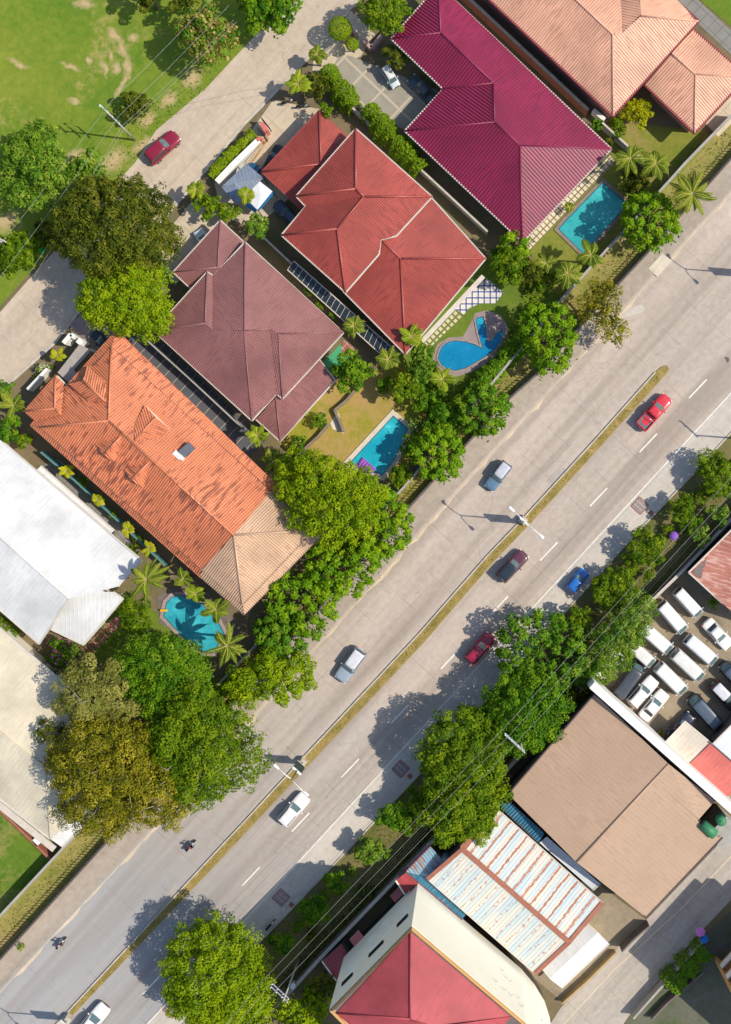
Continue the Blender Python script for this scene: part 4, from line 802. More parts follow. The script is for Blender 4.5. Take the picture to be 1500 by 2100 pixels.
def car_parts(kind, col, cname, roofcol=None):
    key = (kind, cname)
    if key in MESH: return MESH[key]
    d = KIND[kind]; L, w, h = d['L'], d['w'], d['h']; hw = w/2; pm = paint(col, cname); out = {}
    st = [(-.5, .80, .45, .80), (-.492, .90, .36, .93), (-.46, .97, .28, 1), (-.38, 1, .24, 1), (0, 1, .22, 1), (.30, 1, .24, 1), (.40, .98, .26, .985), (.455, .92, .30, .95), (.485, .82, .36, .86), (.5, .68, .44, .70)]
    mb = MB(); rings = []
    for x, ws, zl, zs in st:
        t = (x+.5); top = d['deck']+(d['belt']-d['deck'])*min(t/.3, 1) if x < d['b'][1] else d['belt']+(d['hood']-d['belt'])*min((x-d['b'][1])/.12, 1)
        zt = top*zs; W_ = hw*ws
        rings.append([(x*L, y*W_, z) for y, z in ((.80, zl), (.97, zl+.12), (1, zl+(zt-zl)*.55), (.965, zt-.10), (.86, zt-.015), (.45, zt+.02), (-.45, zt+.02), (-.86, zt-.015), (-.965, zt-.10), (-1, zl+(zt-zl)*.55), (-.97, zl+.12), (-.80, zl))])
    mb.grid(rings)
    b0, b1 = d['b'][0]*L, d['b'][1]*L; r0, r1 = d['r'][0]*L, d['r'][1]*L; wb, wr = hw*.90, hw*.76; zb, zr = d['belt']-.06, h
    if kind == 'van': wr = hw*.86
    def fr(t, y=1.0, e=0.0):
        """cabin outline at height fraction t"""
        return (b0+(r0-b0)*t, b1+(r1-b1)*t, (wb+(wr-wb)*t)*y, zb+(zr-.09-zb)*t)
    rg = []
    for t in (0, .5, 1):
        x0, x1, y, z = fr(t); rg.append([(x0, -y*.9, z), (x0+.1, -y, z), (x1-.16, -y, z), (x1, -y*.80, z), (x1+.05, 0, z), (x1, y*.80, z), (x1-.16, y, z), (x0+.1, y, z), (x0, y*.9, z), (x0-.03, 0, z)])
    x0, x1, y, z = fr(1)
    ms = min((x1-x0)*.3, .5)
    for ins, dz in ((.05, .06), (ms*.44, .10), (ms, .115)): rg.append([(x0+ins, -(y-ins)*.9, z+dz), (x0+.1+ins, -(y-ins), z+dz), (x1-.16-ins, -(y-ins), z+dz), (x1-ins, -(y-ins)*.8, z+dz), (x1+.04-ins, 0, z+dz), (x1-ins, (y-ins)*.8, z+dz), (x1-.16-ins, y-ins, z+dz), (x0+.1+ins, y-ins, z+dz), (x0+ins, (y-ins)*.9, z+dz), (x0-.02+ins, 0, z+dz)])
    if roofcol is None: mb.grid(rg)
    else: mb.grid(rg[:3], 0); mb.grid(rg[2:], 1)
    if kind == 'pickup':                                             # open load bed
        X0, X1 = -.47*L, b0-.05; z = d['deck']
        mb.prism([(X0, -hw*.82), (X1, -hw*.82), (X1, hw*.82), (X0, hw*.82)], z-.02, z+.035, 2)
        for a, b in (((X0, -hw*.86), (X1, -hw*.86)), ((X0, hw*.86), (X1, hw*.86)), ((X0, -hw*.86), (X0, hw*.86)), ((X1, -hw*.86), (X1, hw*.86))): mb.beam((*a, z+.12), (*b, z+.12), .10, .24)
        mb.tube([(X1-.35, -hw*.8, z+.1), (X1-.35, -hw*.75, z+.6), (X1-.35, hw*.75, z+.6), (X1-.35, hw*.8, z+.1)], .05, 6, 3)
    out['body'] = mb.mesh('body', [pm, roofcol or pm, simple('bed_liner', (.12, .15, .18), .2), M['rim']])
    if kind == 'van':
        zt = h+.012; m = MB()
    e = .012
    def quad(nm, pts, m=None):
        q = MB(); c = sum((Vector(p) for p in pts), Vector())/len(pts); q.poly(pts); out[nm] = q.mesh(nm, m or M['glass'])
    def front(t0, t1, f):
        a, b = fr(t0), fr(t1); return [(a[1]+e+.03, -a[2]*.76*f, a[3]), (a[1]+.06+e, 0, a[3]+.001), (a[1]+e+.03, a[2]*.76*f, a[3]), (b[1]+e+.03, b[2]*.76*f, b[3]), (b[1]+.06+e, 0, b[3]+.001), (b[1]+e+.03, -b[2]*.76*f, b[3])]
    quad('windshield', front(.10, .97, 1), M['screen'])
    a, b = fr(.22), fr(.93); quad('rear_window', [(a[0]-e-.03, a[2]*.82, a[3]), (a[0]-e-.03, -a[2]*.82, a[3]), (b[0]-e-.03, -b[2]*.82, b[3]), (b[0]-e-.03, b[2]*.82, b[3])])
    for nm, s in (('side_window', 1), ('side_window2', -1)):
        a, b = fr(.14), fr(.88); p = [(a[0]+.22, s*(a[2]+e), a[3]), (a[1]-.30, s*(a[2]+e), a[3]), (b[1]-.20, s*(b[2]+e), b[3]), (b[0]+.22, s*(b[2]+e), b[3])]
        quad(nm, p if s < 0 else p[::-1])
    for nm, s in (('mirror', 1), ('mirror2', -1)):
        q = MB(); q.ball((b1-.38, s*(hw+.10), d['belt']+.04), (.09, .13, .10), 8, 5); q.beam((b1-.36, s*hw*.9, d['belt']), (b1-.38, s*(hw+.06), d['belt']+.02), .05, .05); out[nm] = q.mesh('mirror', [pm])
    zc = d['hood']*.78
    for nm, s in (('headlight', 1), ('headlight2', -1)):
        q = MB(); q.ball((L*.468, s*hw*.66, zc), (.14, .22, .11), 8, 5); out[nm] = q.mesh('headlight', [M['lightw']])
    for nm, s in (('taillight', 1), ('taillight2', -1)):
        q = MB(); q.ball((-L*.486, s*hw*.76, d['deck']*.86), (.08, .12, .20), 8, 5); out[nm] = q.mesh('taillight', [M['lightr']])
    if kind in ('suv', 'van') and roofcol is None and kind == 'suv':
        for nm, s in (('roof_rail', 1), ('roof_rail2', -1)):
            q = MB(); q.tube([(r0+.25, s*(wr-.07), h+.02), (r0+.35, s*(wr-.07), h+.075), (r1-.4, s*(wr-.07), h+.075), (r1-.3, s*(wr-.07), h+.02)], .022, 6); out[nm] = q.mesh('roof_rail', [M['blacktrim']])
    q = MB(); q.beam((L*.505, -.5, .55), (L*.505, .5, .55), .05, .16); out['grille'] = q.mesh('grille', [M['blacktrim']])
    q = MB(); q.beam((-L*.505, -.22, .62), (-L*.505, .22, .62), .03, .13); out['number_plate'] = q.mesh('number_plate', [M['plate']])
    MESH[key] = out; return out
def car(lab, kind, col, cname, rear, front, cat=None, group=None, roofcol=None, z=.03, scale=None):
    a, b = W(*rear), W(*front); c = (a+b)/2; k = (H-1.0)/H; c = Vector((c.x*k, c.y*k, z))
    o = thing({'suv': 'car', 'hatch': 'car', 'sedan': 'car', 'pickup': 'pickup_truck', 'van': 'van', 'mini': 'minivan'}[kind], lab, cat or ('van' if kind == 'van' else 'pickup' if kind == 'pickup' else 'car'), c, math.atan2(b.y-a.y, b.x-a.x), group, local=True)
    sc = (b-a).length*k/KIND[kind]['L'] if scale is None else scale; sc = min(max(sc, .86), 1.14); o.scale = (sc, min(sc, 1.04), 1)
    for n, me in car_parts(kind, col, cname, roofcol).items(): link(n.rstrip('2'), me, o)
    L, hw = KIND[kind]['L'], KIND[kind]['w']/2; t, i = wheel_meshes(.33 if kind != 'mini' else .27, .22)
    for x in (-.31*L, .31*L):
        for y in (-hw+.10, hw-.10):
            w_ = link('wheel', t, o); w_.location = (x, y, .33 if kind != 'mini' else .27); link('rim', i, w_)
    return o
WHT, G1 = (.80, .79, .77), 'cars on the avenue'
car('pale steel blue car driving down the avenue below the big rosette tree', 'suv', (.30, .36, .43), 'steel', (742, 1333), (696, 1396), group=G1, roofcol=paint((.62, .62, .66), 'silverroof'))
car('blue grey car with red tail lamps on the far lane near the lamp post', 'suv', (.10, .19, .28), 'bluegrey', (1042, 950), (1002, 1002), group=G1, roofcol=paint((.50, .52, .58), 'greyroof'))
car('dark plum car with a black glass roof next to the dry median', 'suv', (.10, .03, .05), 'plum', (1026, 1188), (1077, 1134), group=G1, roofcol=M['glass'])
car('bright blue small hatchback pulled over on the shoulder', 'hatch', (.015, .14, .48), 'blue', (1167, 1213), (1203, 1170), group=G1)
car('red pickup truck with a dark open bed near the median tip', 'pickup', (.62, .03, .045), 'red', (1314, 877), (1371, 813), group=G1)
car('crimson car in the tree shade on the avenue', 'suv', (.33, .012, .045), 'crimson', (961, 1357), (1009, 1303), group=G1)
car('white car with dark windows beside the lamp post with the green board', 'suv', WHT, 'white', (578, 1690), (627, 1633), group=G1)
car('white car cut by the bottom edge of the photo', 'suv', WHT, 'white', (166, 2124), (216, 2065), group=G1)
car('dark red car with a glass roof parked by the utility pole on the back street', 'suv', (.24, .012, .035), 'winered', (303, 327), (362, 274))
VG = 'white vans parked in the lot'
for lab, r, f in (('white van parked closest to the rust red roof', (1387, 1209), (1436, 1262)), ('white van second from the rust red roof', (1354, 1237), (1405, 1295)),
                  ('white van in the back row touching the dark wall, third from the rust red roof', (1316, 1284), (1376, 1336)), ('white van whose tail is under the feathery green bamboo', (1285, 1314), (1340, 1363)),
                  ('white van of the front row nearest to the white sedan by the rusty roof', (1408, 1307), (1468, 1359)), ('white van in the middle of the front row', (1381, 1337), (1441, 1392)),
                  ('white van of the front row alongside the dark grey van', (1348, 1364), (1405, 1420))):
    k = len(lab) % 3; car(lab, 'van', (WHT, (.70, .69, .66), (.74, .75, .76))[k], ('white', 'offwhite', 'coolwhite')[k], r, f, group=VG)
PG = 'cars parked in the lot'
car('white sedan with a dark rear window below the green bush of the rusty roof', 'sedan', WHT, 'white', (1449, 1274), (1499, 1328), group=PG)
car('white sedan half under the bamboo next to the dark grey van', 'sedan', WHT, 'white', (1227, 1388), (1275, 1340), group=PG)
car('dark grey van parked between two white cars by the firewall', 'van', (.05, .06, .075), 'darkgrey', (1266, 1428), (1314, 1362), group=PG)
car('white pickup with a long covered back beside the dark grey van', 'suv', WHT, 'white', (1295, 1447), (1344, 1392), group=PG, cat='pickup')
car('white sedan with a brown rear window standing last in the firewall row', 'sedan', WHT, 'white', (1319, 1475), (1366, 1420), group=PG)
car('black van with a blue grey roof standing alone in the lot', 'van', (.018, .02, .025), 'black', (1474, 1491), (1418, 1428), group=PG, roofcol=paint((.07, .10, .14), 'navyroof'))
car('black car with a dusty silver roof at the right edge of the lot', 'suv', (.02, .022, .03), 'black', (1464, 1402), (1514, 1454), group=PG, roofcol=paint((.60, .61, .65), 'dustroof'))
car('black van cut by the right edge above the silver roofed car', 'van', (.018, .02, .025), 'black', (1536, 1418), (1482, 1361), group=PG, roofcol=paint((.16, .18, .22), 'slateroof'))
car('navy car sticking out from under the beige shed roof', 'sedan', (.02, .028, .06), 'navy', (1374, 1516), (1421, 1466), group=PG)
car('tiny white utility van in the magenta house driveway', 'mini', (.55, .62, .66), 'palewhite', (790, 138), (813, 175), roofcol=paint((.74, .71, .66), 'creamroof'))
car('dark car in the shade under the magenta roof', 'sedan', (.05, .08, .10), 'darkteal', (890, 205), (842, 156))
car('black car with its back under the red garage roof', 'sedan', (.012, .014, .02), 'ink', (546, 350), (574, 300))
car('dark blue car in the deep shade beside the red house', 'suv', (.03, .05, .09), 'midnight', (608, 458), (569, 418))
car('blue car hidden under the slate blue carport with its nose out', 'sedan', (.01, .08, .18), 'marine', (488, 385), (526, 337))
car('white car at the brown house half under its front eave', 'hatch', (.62, .68, .72), 'palewhite2', (428, 508), (409, 478))
car('black car behind the white gate pier of the orange house', 'sedan', (.012, .013, .02), 'ink', (226, 712), (196, 690))
# ------------------------------------------------------------------ people: one skinned body each
def person(lab, joints, bones, rad, mats, loc, rz, helmet=None, hair=None):
    me = bpy.data.meshes.new('person'); me.from_pydata(joints, bones, []); o = link('person', me); tag(o, lab, 'person'); o.location = loc; o.rotation_euler = (0, 0, rz)
    sk = o.modifiers.new('skin', 'SKIN'); sv = me.skin_vertices[0].data
    for i, r in enumerate(rad): sv[i].radius = (r, r) if not isinstance(r, tuple) else r
    sv[0].use_root = True; sk.use_smooth_shade = True; o.modifiers.new('sub', 'SUBSURF').levels = 1; me.materials.append(mats)
    if helmet:
        m = MB(); m.ball((joints[3][0]+.01, 0, joints[3][2]+.03), (.16, .145, .15), 12, 8); link('helmet', m.mesh('helmet', [helmet]), o)
    if hair:
        m = MB(); m.ball((joints[3][0]-.02, 0, joints[3][2]+.035), (.115, .105, .11), 12, 8, v0=-.4); link('hair', m.mesh('hair', [hair]), o)
    return o
BON = [(0, 1), (1, 2), (2, 3), (1, 4), (4, 5), (5, 6), (1, 7), (7, 8), (8, 9), (0, 10), (10, 11), (11, 12), (12, 13), (0, 14), (14, 15), (15, 16), (16, 17)]
RAD = [.15, (.17, .13), .065, .105, .075, .05, .04, .075, .05, .04, .10, .07, .05, .045, .10, .07, .05, .045]
RIDE = [(-.15, 0, .86), (.02, 0, 1.32), (.06, 0, 1.45), (.09, 0, 1.60), (.03, .20, 1.30), (.20, .30, 1.08), (.45, .27, 1.02), (.03, -.20, 1.30), (.20, -.30, 1.08), (.45, -.27, 1.02), (-.08, .13, .82), (.30, .22, .78), (.22, .20, .38), (.34, .20, .32), (-.08, -.13, .82), (.30, -.22, .78), (.22, -.20, .38), (.34, -.20, .32)]
STAND = [(0, 0, .95), (0, 0, 1.38), (.01, 0, 1.50), (.02, 0, 1.63), (0, .19, 1.37), (.04, .25, 1.10), (.20, .18, 1.22), (0, -.19, 1.37), (-.02, -.24, 1.10), (.03, -.24, .86), (0, .10, .90), (.05, .11, .50), (.0, .11, .08), (.16, .11, .04), (0, -.10, .90), (.02, -.11, .50), (-.06, -.11, .08), (.10, -.11, .04)]
def motorcycle(lab, p, ang, col, group='motorcycles'):
    o = thing('motorcycle', lab, 'motorcycle', W(*p, .03), ang, group, local=True); mb = MB()
    mb.grid([[(x, y*a, z*b+c) for y, z in ((-1, 0), (-.7, .8), (.7, .8), (1, 0), (.5, -1), (-.5, -1))] for x, a, b, c in ((-.75, .06, .06, .80), (-.5, .13, .13, .72), (-.1, .15, .17, .62), (.2, .14, .16, .66), (.45, .10, .12, .72))]); mb.build('body', paint(col, 'moto%d' % int(col[0]*1000)), o)
    mb = MB(); mb.grid([[(x, y*.13, z+.80) for y, z in ((-1, 0), (-1, .07), (1, .07), (1, 0))] for x in (-.72, -.3, .08)]); mb.build('seat', M['blacktrim'], o)
    t, i = wheel_meshes(.28, .11)
    for x in (-.60, .62):
        w_ = link('wheel', t, o); w_.location = (x, 0, .28); link('rim', i, w_)
    mb = MB(); mb.tube([(.62, .07, .28), (.46, .07, .85), (.42, .07, 1.0)], .03, 6); mb.build('fork', M['rim'], o)
    mb = MB(); mb.tube([(.32, .34, 1.0), (.43, .15, 1.03), (.43, -.15, 1.03), (.32, -.34, 1.0)], .025, 6); mb.build('handlebar', M['rim'], o)
    mb = MB(); mb.ball((.56, 0, .88), (.09, .10, .09), 8, 5); mb.build('headlight', M['lightw'], o)
    for s in (1, -1):
        mb = MB(); mb.tube([(.36, s*.3, 1.02), (.34, s*.36, 1.16)], .012, 5); mb.ball((.34, s*.38, 1.19), (.03, .06, .045), 6, 4); mb.build('mirror', M['blacktrim'], o)
    return o
cloth = simple('dark_cloth', (.03, .035, .05), .3, 4, .9); cloth2 = simple('grey_cloth', (.14, .13, .13), .3, 4, .9); skin = simple('brown_skin', (.30, .16, .10), .1, 5, .6)
ra = math.atan2(111, 101)
motorcycle('black motorcycle ridden just below the big olive tree', (393, 1733), ra+math.pi*0, (.02, .02, .03), 'motorcycles on the avenue')
person('person in dark clothes and a red helmet riding a motorcycle below the olive tree', RIDE, BON, RAD, cloth, W(394, 1732, .03), ra, helmet=paint((.40, .02, .04), 'redhelmet'))
motorcycle('dark motorcycle ridden alone on the lower left lane', (128, 1932), ra, (.03, .03, .05), 'motorcycles on the avenue')
person('person in dark clothes and a white and red helmet riding alone at lower left', RIDE, BON, RAD, cloth2, W(129, 1931, .03), ra, helmet=paint((.60, .30, .28), 'palehelmet'))
motorcycle('black motorcycle standing in the shade on the shoulder by the drain cover', (556, 1894), ra, (.025, .025, .025))
motorcycle('black motorcycle parked in the shade above the red garage roof', (592, 212), .3, (.05, .015, .02), 'motorcycles parked by the red house')
motorcycle('teal motorcycle parked next to the black one above the red garage roof', (622, 221), .1, (.03, .16, .17), 'motorcycles parked by the red house')
def umbrella(lab, px, py, col, r=.62, tilt=(0, 0), z=1.72):
    o = thing('umbrella', lab, 'umbrella', W(px, py, z), 0, 'open umbrellas', local=True); o.rotation_euler = (tilt[0], tilt[1], 0)
    mb = MB(); n = 8
    for k in range(n):
        a, b = 2*math.pi*k/n, 2*math.pi*(k+1)/n; R1 = [(math.cos(t)*r, math.sin(t)*r, 0) for t in (a, b)]; R2 = [(math.cos(t)*r*.6, math.sin(t)*r*.6, .16) for t in (a, b)]
        mb.poly([R1[0], R1[1], R2[1], R2[0]], sm=True); mb.poly([R2[0], R2[1], (0, 0, .25)], sm=True)
    mb.build('canopy', simple('umbrella_cloth_%d' % int(px), col, .1, 3, .7), o); mb = MB(); mb.tube([(0, 0, .33), (0, 0, -.55)], .012, 6); mb.build('shaft', M['metal'], o); return o
person('person in dark clothes walking on the lane under the pink umbrella', STAND, BON, RAD, cloth2, W(1434, 1912, .045), .9, hair=simple('black_hair', (.02, .015, .015), .1))
umbrella('pink open umbrella over a walker on the shaded lane', 1437, 1912, (.62, .20, .55))
person('person in dark clothes standing on the lane edge beside the blue umbrella', STAND, BON, RAD, cloth, W(1433, 1929, .045), .4, hair=simple('black_hair2', (.02, .015, .015), .1))
umbrella('blue umbrella held tilted next to the pink one', 1445, 1926, (.01, .16, .50), .55, (R(-38), 0), 1.55)
umbrella('violet umbrella under the roadside trees near the power lines', 1383, 1099, (.22, .09, .45), .55)
person('person in dark clothes under the violet umbrella', STAND, BON, RAD, cloth, W(1382, 1101, .06), 1.0, hair=simple('black_hair3', (.02, .015, .015), .1))
umbrella('small green umbrella in the shade on the back street', 87, 513, (.02, .30, .03), .42)
person('person in grey clothes under the green umbrella on the back street', STAND, BON, RAD, cloth2, W(87, 514, .04), 2.0, hair=simple('black_hair4', (.02, .015, .015), .1))

# ------------------------------------------------------------------ lamps, poles, cables, drains
ax = Vector((101, 111, 0)).normalized(); pr = Vector((ax.y, -ax.x, 0))
def lamp(lab, px, py, board):
    o = thing('street_lamp', lab, 'street lamp', W(px, py, .1), 0, 'double arm street lamps on the median', local=True)
    mb = MB(); mb.grid([[Vector((0, 0, z))+ax*x*s+pr*y*s for x, y in ((-1, -1), (1, -1), (1, 1), (-1, 1))] for z, s in ((0, .48), (.9, .42), (1.05, .30))], sm=False); mb.build('base', M['kerb'], o)
    mb = MB(); mb.tube([(0, 0, 1.0), (0, 0, 5), (0, 0, 8.85)], [.11, .09, .06], 8); mb.build('pole', M['iron'] if board else M['lampw'], o)
    for s in (1, -1):
        mb = MB(); mb.tube([Vector((0, 0, 8.5)), pr*s*.35+Vector((0, 0, 8.95)), pr*s*1.1+Vector((0, 0, 9.15)), pr*s*1.9+Vector((0, 0, 9.2))], [.05, .05, .045, .04], 7); a = mb.build('arm', M['lampw'], o)
        mb = MB(); c = pr*s*2.25+Vector((0, 0, 9.2)); mb.grid([[c+pr*s*x+ax*y*wd__+Vector((0, 0, z*wd__*.4)) for y, z in ((-1, 0), (-.6, .8), (.6, .8), (1, 0), (.6, -.6), (-.6, -.6))] for x, wd__ in ((-.42, .07), (-.25, .13), (.1, .20), (.38, .19), (.45, .12))]); mb.build('lamp_head', M['lampw'], a)
    mb = MB(); mb.beam(pr*-.62+Vector((0, 0, 3.3)), pr*.62+Vector((0, 0, 3.3)), .2, 3.1); b = mb.build('banner', simple('dark_green_board', (.035, .06, .055), .2) if board else M['w_white'], o)
    mb = MB(); mb.beam(pr*-.66+Vector((0, 0, 4.88)), pr*.66+Vector((0, 0, 4.88)), .26, .08); mb.beam(pr*-.66+Vector((0, 0, 1.72)), pr*.66+Vector((0, 0, 1.72)), .26, .08); mb.build('frame', M['lampw'], b)
lamp('white double arm street lamp on the median between the blue grey and plum cars', 1073, 1067, 0)
lamp('double arm street lamp with a dark green banner board near the white car', 622, 1561, 1)
lamp('double arm street lamp at the bottom left end of the median', 142, 2087, 0)
lamp('double arm street lamp beyond the median tip whose shadow lies on the road', 1534, 561, 1)
def drain(lab, px, py, n=3):
    o = thing('drain_cover', lab, 'drain cover', W(px, py, .042), ROADROT, 'drain covers on the shoulder', local=True); s = .78
    mb = MB()
    for a, b in (((-s, -s), (s, -s)), ((-s, s), (s, s)), ((-s, -s+.05), (-s, s-.05)), ((s, -s+.05), (s, s-.05))): mb.beam((*a, .02), (*b, .02), .09, .06)
    mb.build('frame', M['rusttrim'], o)
    for k in range(n): mb = MB(); w_ = 2*s/n; x = -s+w_*(k+.5); mb.prism([(x-w_*.40, -s+.06), (x+w_*.40, -s+.06), (x+w_*.40, s-.06), (x-w_*.40, s-.06)], 0, .03); mb.build('slab', M['pv_mauve'] if n == 3 else M['kerb'], o)
for l, x, y in (('square drain cover on the sunny shoulder near the topmost small round tree', 1313, 1037), ('square three slab drain cover beside the tall roadside tree', 822, 1577), ('square three slab drain cover in the shade of the tall cream block', 577, 1841), ('drain cover half hidden by the big rosette tree on the shoulder', 1061, 1297), ('drain cover at the bottom beside the bright round tree', 352, 2071)): drain(l, x, y)
mb = MB(); mb.box(W(1354, 543, .14), (2.6, 1.5, .05), ROADROT); mb.box(W(1354, 543, .17), (2.2, .35, .05), ROADROT); tag(mb.build('drain_cover', M['pv_coping']), 'weathered drain lid on the sidewalk at upper right', 'drain lid')
for l, x, y in (('small dark red inlet beside the middle drain cover', 841, 1592), ('small dark red inlet beside the drain cover by the cream block shade', 598, 1856), ('small dark inlet at the kerb near the topmost drain cover', 1336, 1052)):
    mb = MB(); mb.box(W(x, y, .06), (.55, .55, .06), ROADROT); tag(mb.build('drain_inlet', M['rusttrim']), l, 'drain inlet')
mb = MB(); mb.tube([W(1490, 738, .034), W(1490, 738, .042)], .38, 16); tag(mb.build('manhole_cover', M['w_greydk']), 'round manhole cover on the road at the right edge', 'manhole cover')
def pole(lab, px, py, h, arms, lean=(0, 0), streetarm=None):
    """arms: list of (height, start offset, end offset) across the line"""
    o = thing('utility_pole', lab, 'utility pole', W(px, py, 0), 0, local=True); b = Vector((lean[0], lean[1], h))
    mb = MB(); mb.tube([(0, 0, 0), b*.5, b], [.13, .11, .08], 10); mb.build('pole', M['polec'], o)
    for z, s, e in arms:
        c = b*(z/h); mb = MB(); mb.beam(c+pr*s, c+pr*e, .12, .12); a = mb.build('crossarm', M['metal'], o)
        for t in np.linspace(s, e, 4):
            if abs(t) < .15: continue
            m = MB(); q = c+pr*float(t); m.tube([q+Vector((0, 0, .05)), q+Vector((0, 0, .16)), q+Vector((0, 0, .28))], [.05, .08, .05], 7); m.build('insulator', M['lampw'], a)
    if streetarm:
        mb = MB(); c = b*.8; mb.tube([c, c+pr*streetarm*.5+Vector((0, 0, .4)), c+pr*streetarm+Vector((0, 0, .45))], .04, 6); a = mb.build('lamp_arm', M['lampw'], o); m = MB(); m.ball(c+pr*streetarm+Vector((0, 0, .42)), (.22, .13, .08), 8, 5); m.build('lamp_head', M['lampw'], a)
    return o
pole('leaning utility pole with several crossarms at the edge of the grass field', 277, 287, 9.6, [(9.4, -.9, .3), (8.0, -.8, .9), (6.6, -1.3, .7)], (-.5, .5), -1.6)
pole('utility pole with a street lamp arm among the shrubs at left', 52, 517, 9, [(8.6, -.9, .9)], (0, 0), -1.8)
o = pole('tall grey utility pole with white twin crossarms by the maroon lean-to', 614, 1966, 11.6, [(11.0, -2.0, .5), (10.2, -2.0, .5)], (0, 0))
mb = MB(); mb.tube([(.35, -.3, 6.2), (.35, -.3, 7.3)], .3, 10); mb.build('transformer', M['metal'], o)
pole('utility pole with white twin crossarms standing in the tall roadside tree', 1064, 1496, 11.4, [(11.2, -2.6, .3), (10.4, -2.6, .3)])
pole('utility pole past the right edge that holds the roadside cables', 1590, 905, 11.4, [(11.2, -2.6, .3)])
def cable(lab, pts, r=.022, sag=.5, m='wire', group=None):
    P = [W(*p) for p in pts]; q = []
    for a, b in zip(P, P[1:]):
        for k in range(12):
            t = k/12; q.append(a.lerp(b, t)-Vector((0, 0, 4*sag*t*(1-t))))
    q.append(P[-1]); mb = MB(); mb.tube(q, r, 5); tag(mb.build('power_cable', M[m]), lab, 'cable', group)
for k, (a, b, c, d) in enumerate((((400, 2180), (549, 2001), (1036, 1492), (1540, 935)), ((400, 2205), (561, 2012), (1047, 1506), (1556, 950)), ((400, 2228), (573, 2024), (1062, 1521), (1576, 968)))):
    cable(('topmost of the three bare cables strung over the roadside trees', 'middle one of the three bare cables strung over the roadside trees', 'lowest of the three bare cables strung over the roadside trees')[k], [(*p, 11.3) for p in (a, b, c, d)], .012, .25, group='roadside power cables')
for k, o_ in enumerate((0, 9, 18)):
    cable(('thin dark cable low beside the roadside wall, nearest the road', 'thin dark cable low beside the roadside wall, middle one', 'thin dark cable low beside the roadside wall, nearest the cream block')[k], [(560+o_, 2040+o_, 7.0-k*.3), (622+o_*.3, 1962+o_*.3, 7.2-k*.3), (1062+o_*.4, 1498+o_*.4, 7.2-k*.3), (1585, 915+o_, 7)], .013, .9, 'wiredk', 'low roadside cables')
for k, (a, b, c, l) in enumerate((((-60, 575), (231, 204), (440, -10), 'pale cable crossing the grass field above the leaning pole'), ((-40, 620), (245, 236), (470, 10), 'twisted cable on the middle arm of the leaning pole'), ((60, 560), (250, 258), (480, 40), 'lower cable past the leaning pole, the one nearest the back street'), ((70, 565), (255, 262), (486, 44), 'lower cable past the leaning pole, right beside the one nearest the street'))):
    cable(l, [(*a, 8.2), (*b, 9.2-k*.7), (*c, 8.5)], .012, .35, 'wire', 'cables along the back street')
cable('dark service cable crossing the back street from the leaning pole', [(247, 238, 8.5), (500, 185, 6.5), (640, 160, 4.5)], .013, .5, 'wiredk')
mb = MB(); mb.box(W(80, 1722, .6), (1.0, .9, 1.2), .7); tag(mb.build('roof_tank', M['w_white']), 'small white box by the cream roof building on the lawn edge', 'box')
o = thing('water_tank', 'rust stained round steel tank among the trees by the striped shed', 'water tank', W(915, 1748, 0), local=True)
mb = MB(); mb.tube([(0, 0, 0), (0, 0, 4.2), (0, 0, 4.32)], [.62, .62, .5], 16); mb.build('barrel', M['rf_fadeblue'], o); mb = MB(); mb.tube([(0, 0, 4.30), (0, 0, 4.4)], .26, 12); mb.build('lid', M['rusttrim'], o)
# ------------------------------------------------------------------ plants: leaf by leaf crowns
def leaf_mesh(name, C, N, size, aspect, tone, mat, rng, flat=.5, curl=.0, along=None):
    """C centres, N facing normals (n,3); each leaf is a pointed quad of its own"""
    n = len(C); r = rng.normal(size=(n, 3)); N = N+r*(1-flat)*.9; N /= np.linalg.norm(N, axis=1, keepdims=True)+1e-9
    t = along if along is not None else rng.normal(size=(n, 3)); t = t-N*np.sum(t*N, axis=1, keepdims=True); t /= np.linalg.norm(t, axis=1, keepdims=True)+1e-9
    b = np.cross(N, t); sz = size*(.65+.7*rng.random((n, 1))); L = t*sz*.5; Wd = b*sz*.5*aspect; dn = N*sz*curl
    V = np.stack([C-L-dn, C+Wd-L*.1, C+L-dn, C-Wd-L*.1], axis=1).reshape(-1, 3)
    me = bpy.data.meshes.new(name); me.vertices.add(4*n); me.vertices.foreach_set('co', V.astype(np.float32).ravel())
    me.loops.add(4*n); me.loops.foreach_set('vertex_index', np.arange(4*n, dtype=np.int32)); me.polygons.add(n)
    me.polygons.foreach_set('loop_start', np.arange(0, 4*n, 4, dtype=np.int32)); me.polygons.foreach_set('loop_total', np.full(n, 4, dtype=np.int32))
    a = me.attributes.new('tone', 'FLOAT', 'FACE'); a.data.foreach_set('value', np.clip(tone, 0, 1).astype(np.float32)); me.materials.append(mat); me.update(calc_edges=True); return me
def sphere_pts(rng, n):
    v = rng.normal(size=(n, 3)); return v/np.linalg.norm(v, axis=1, keepdims=True)
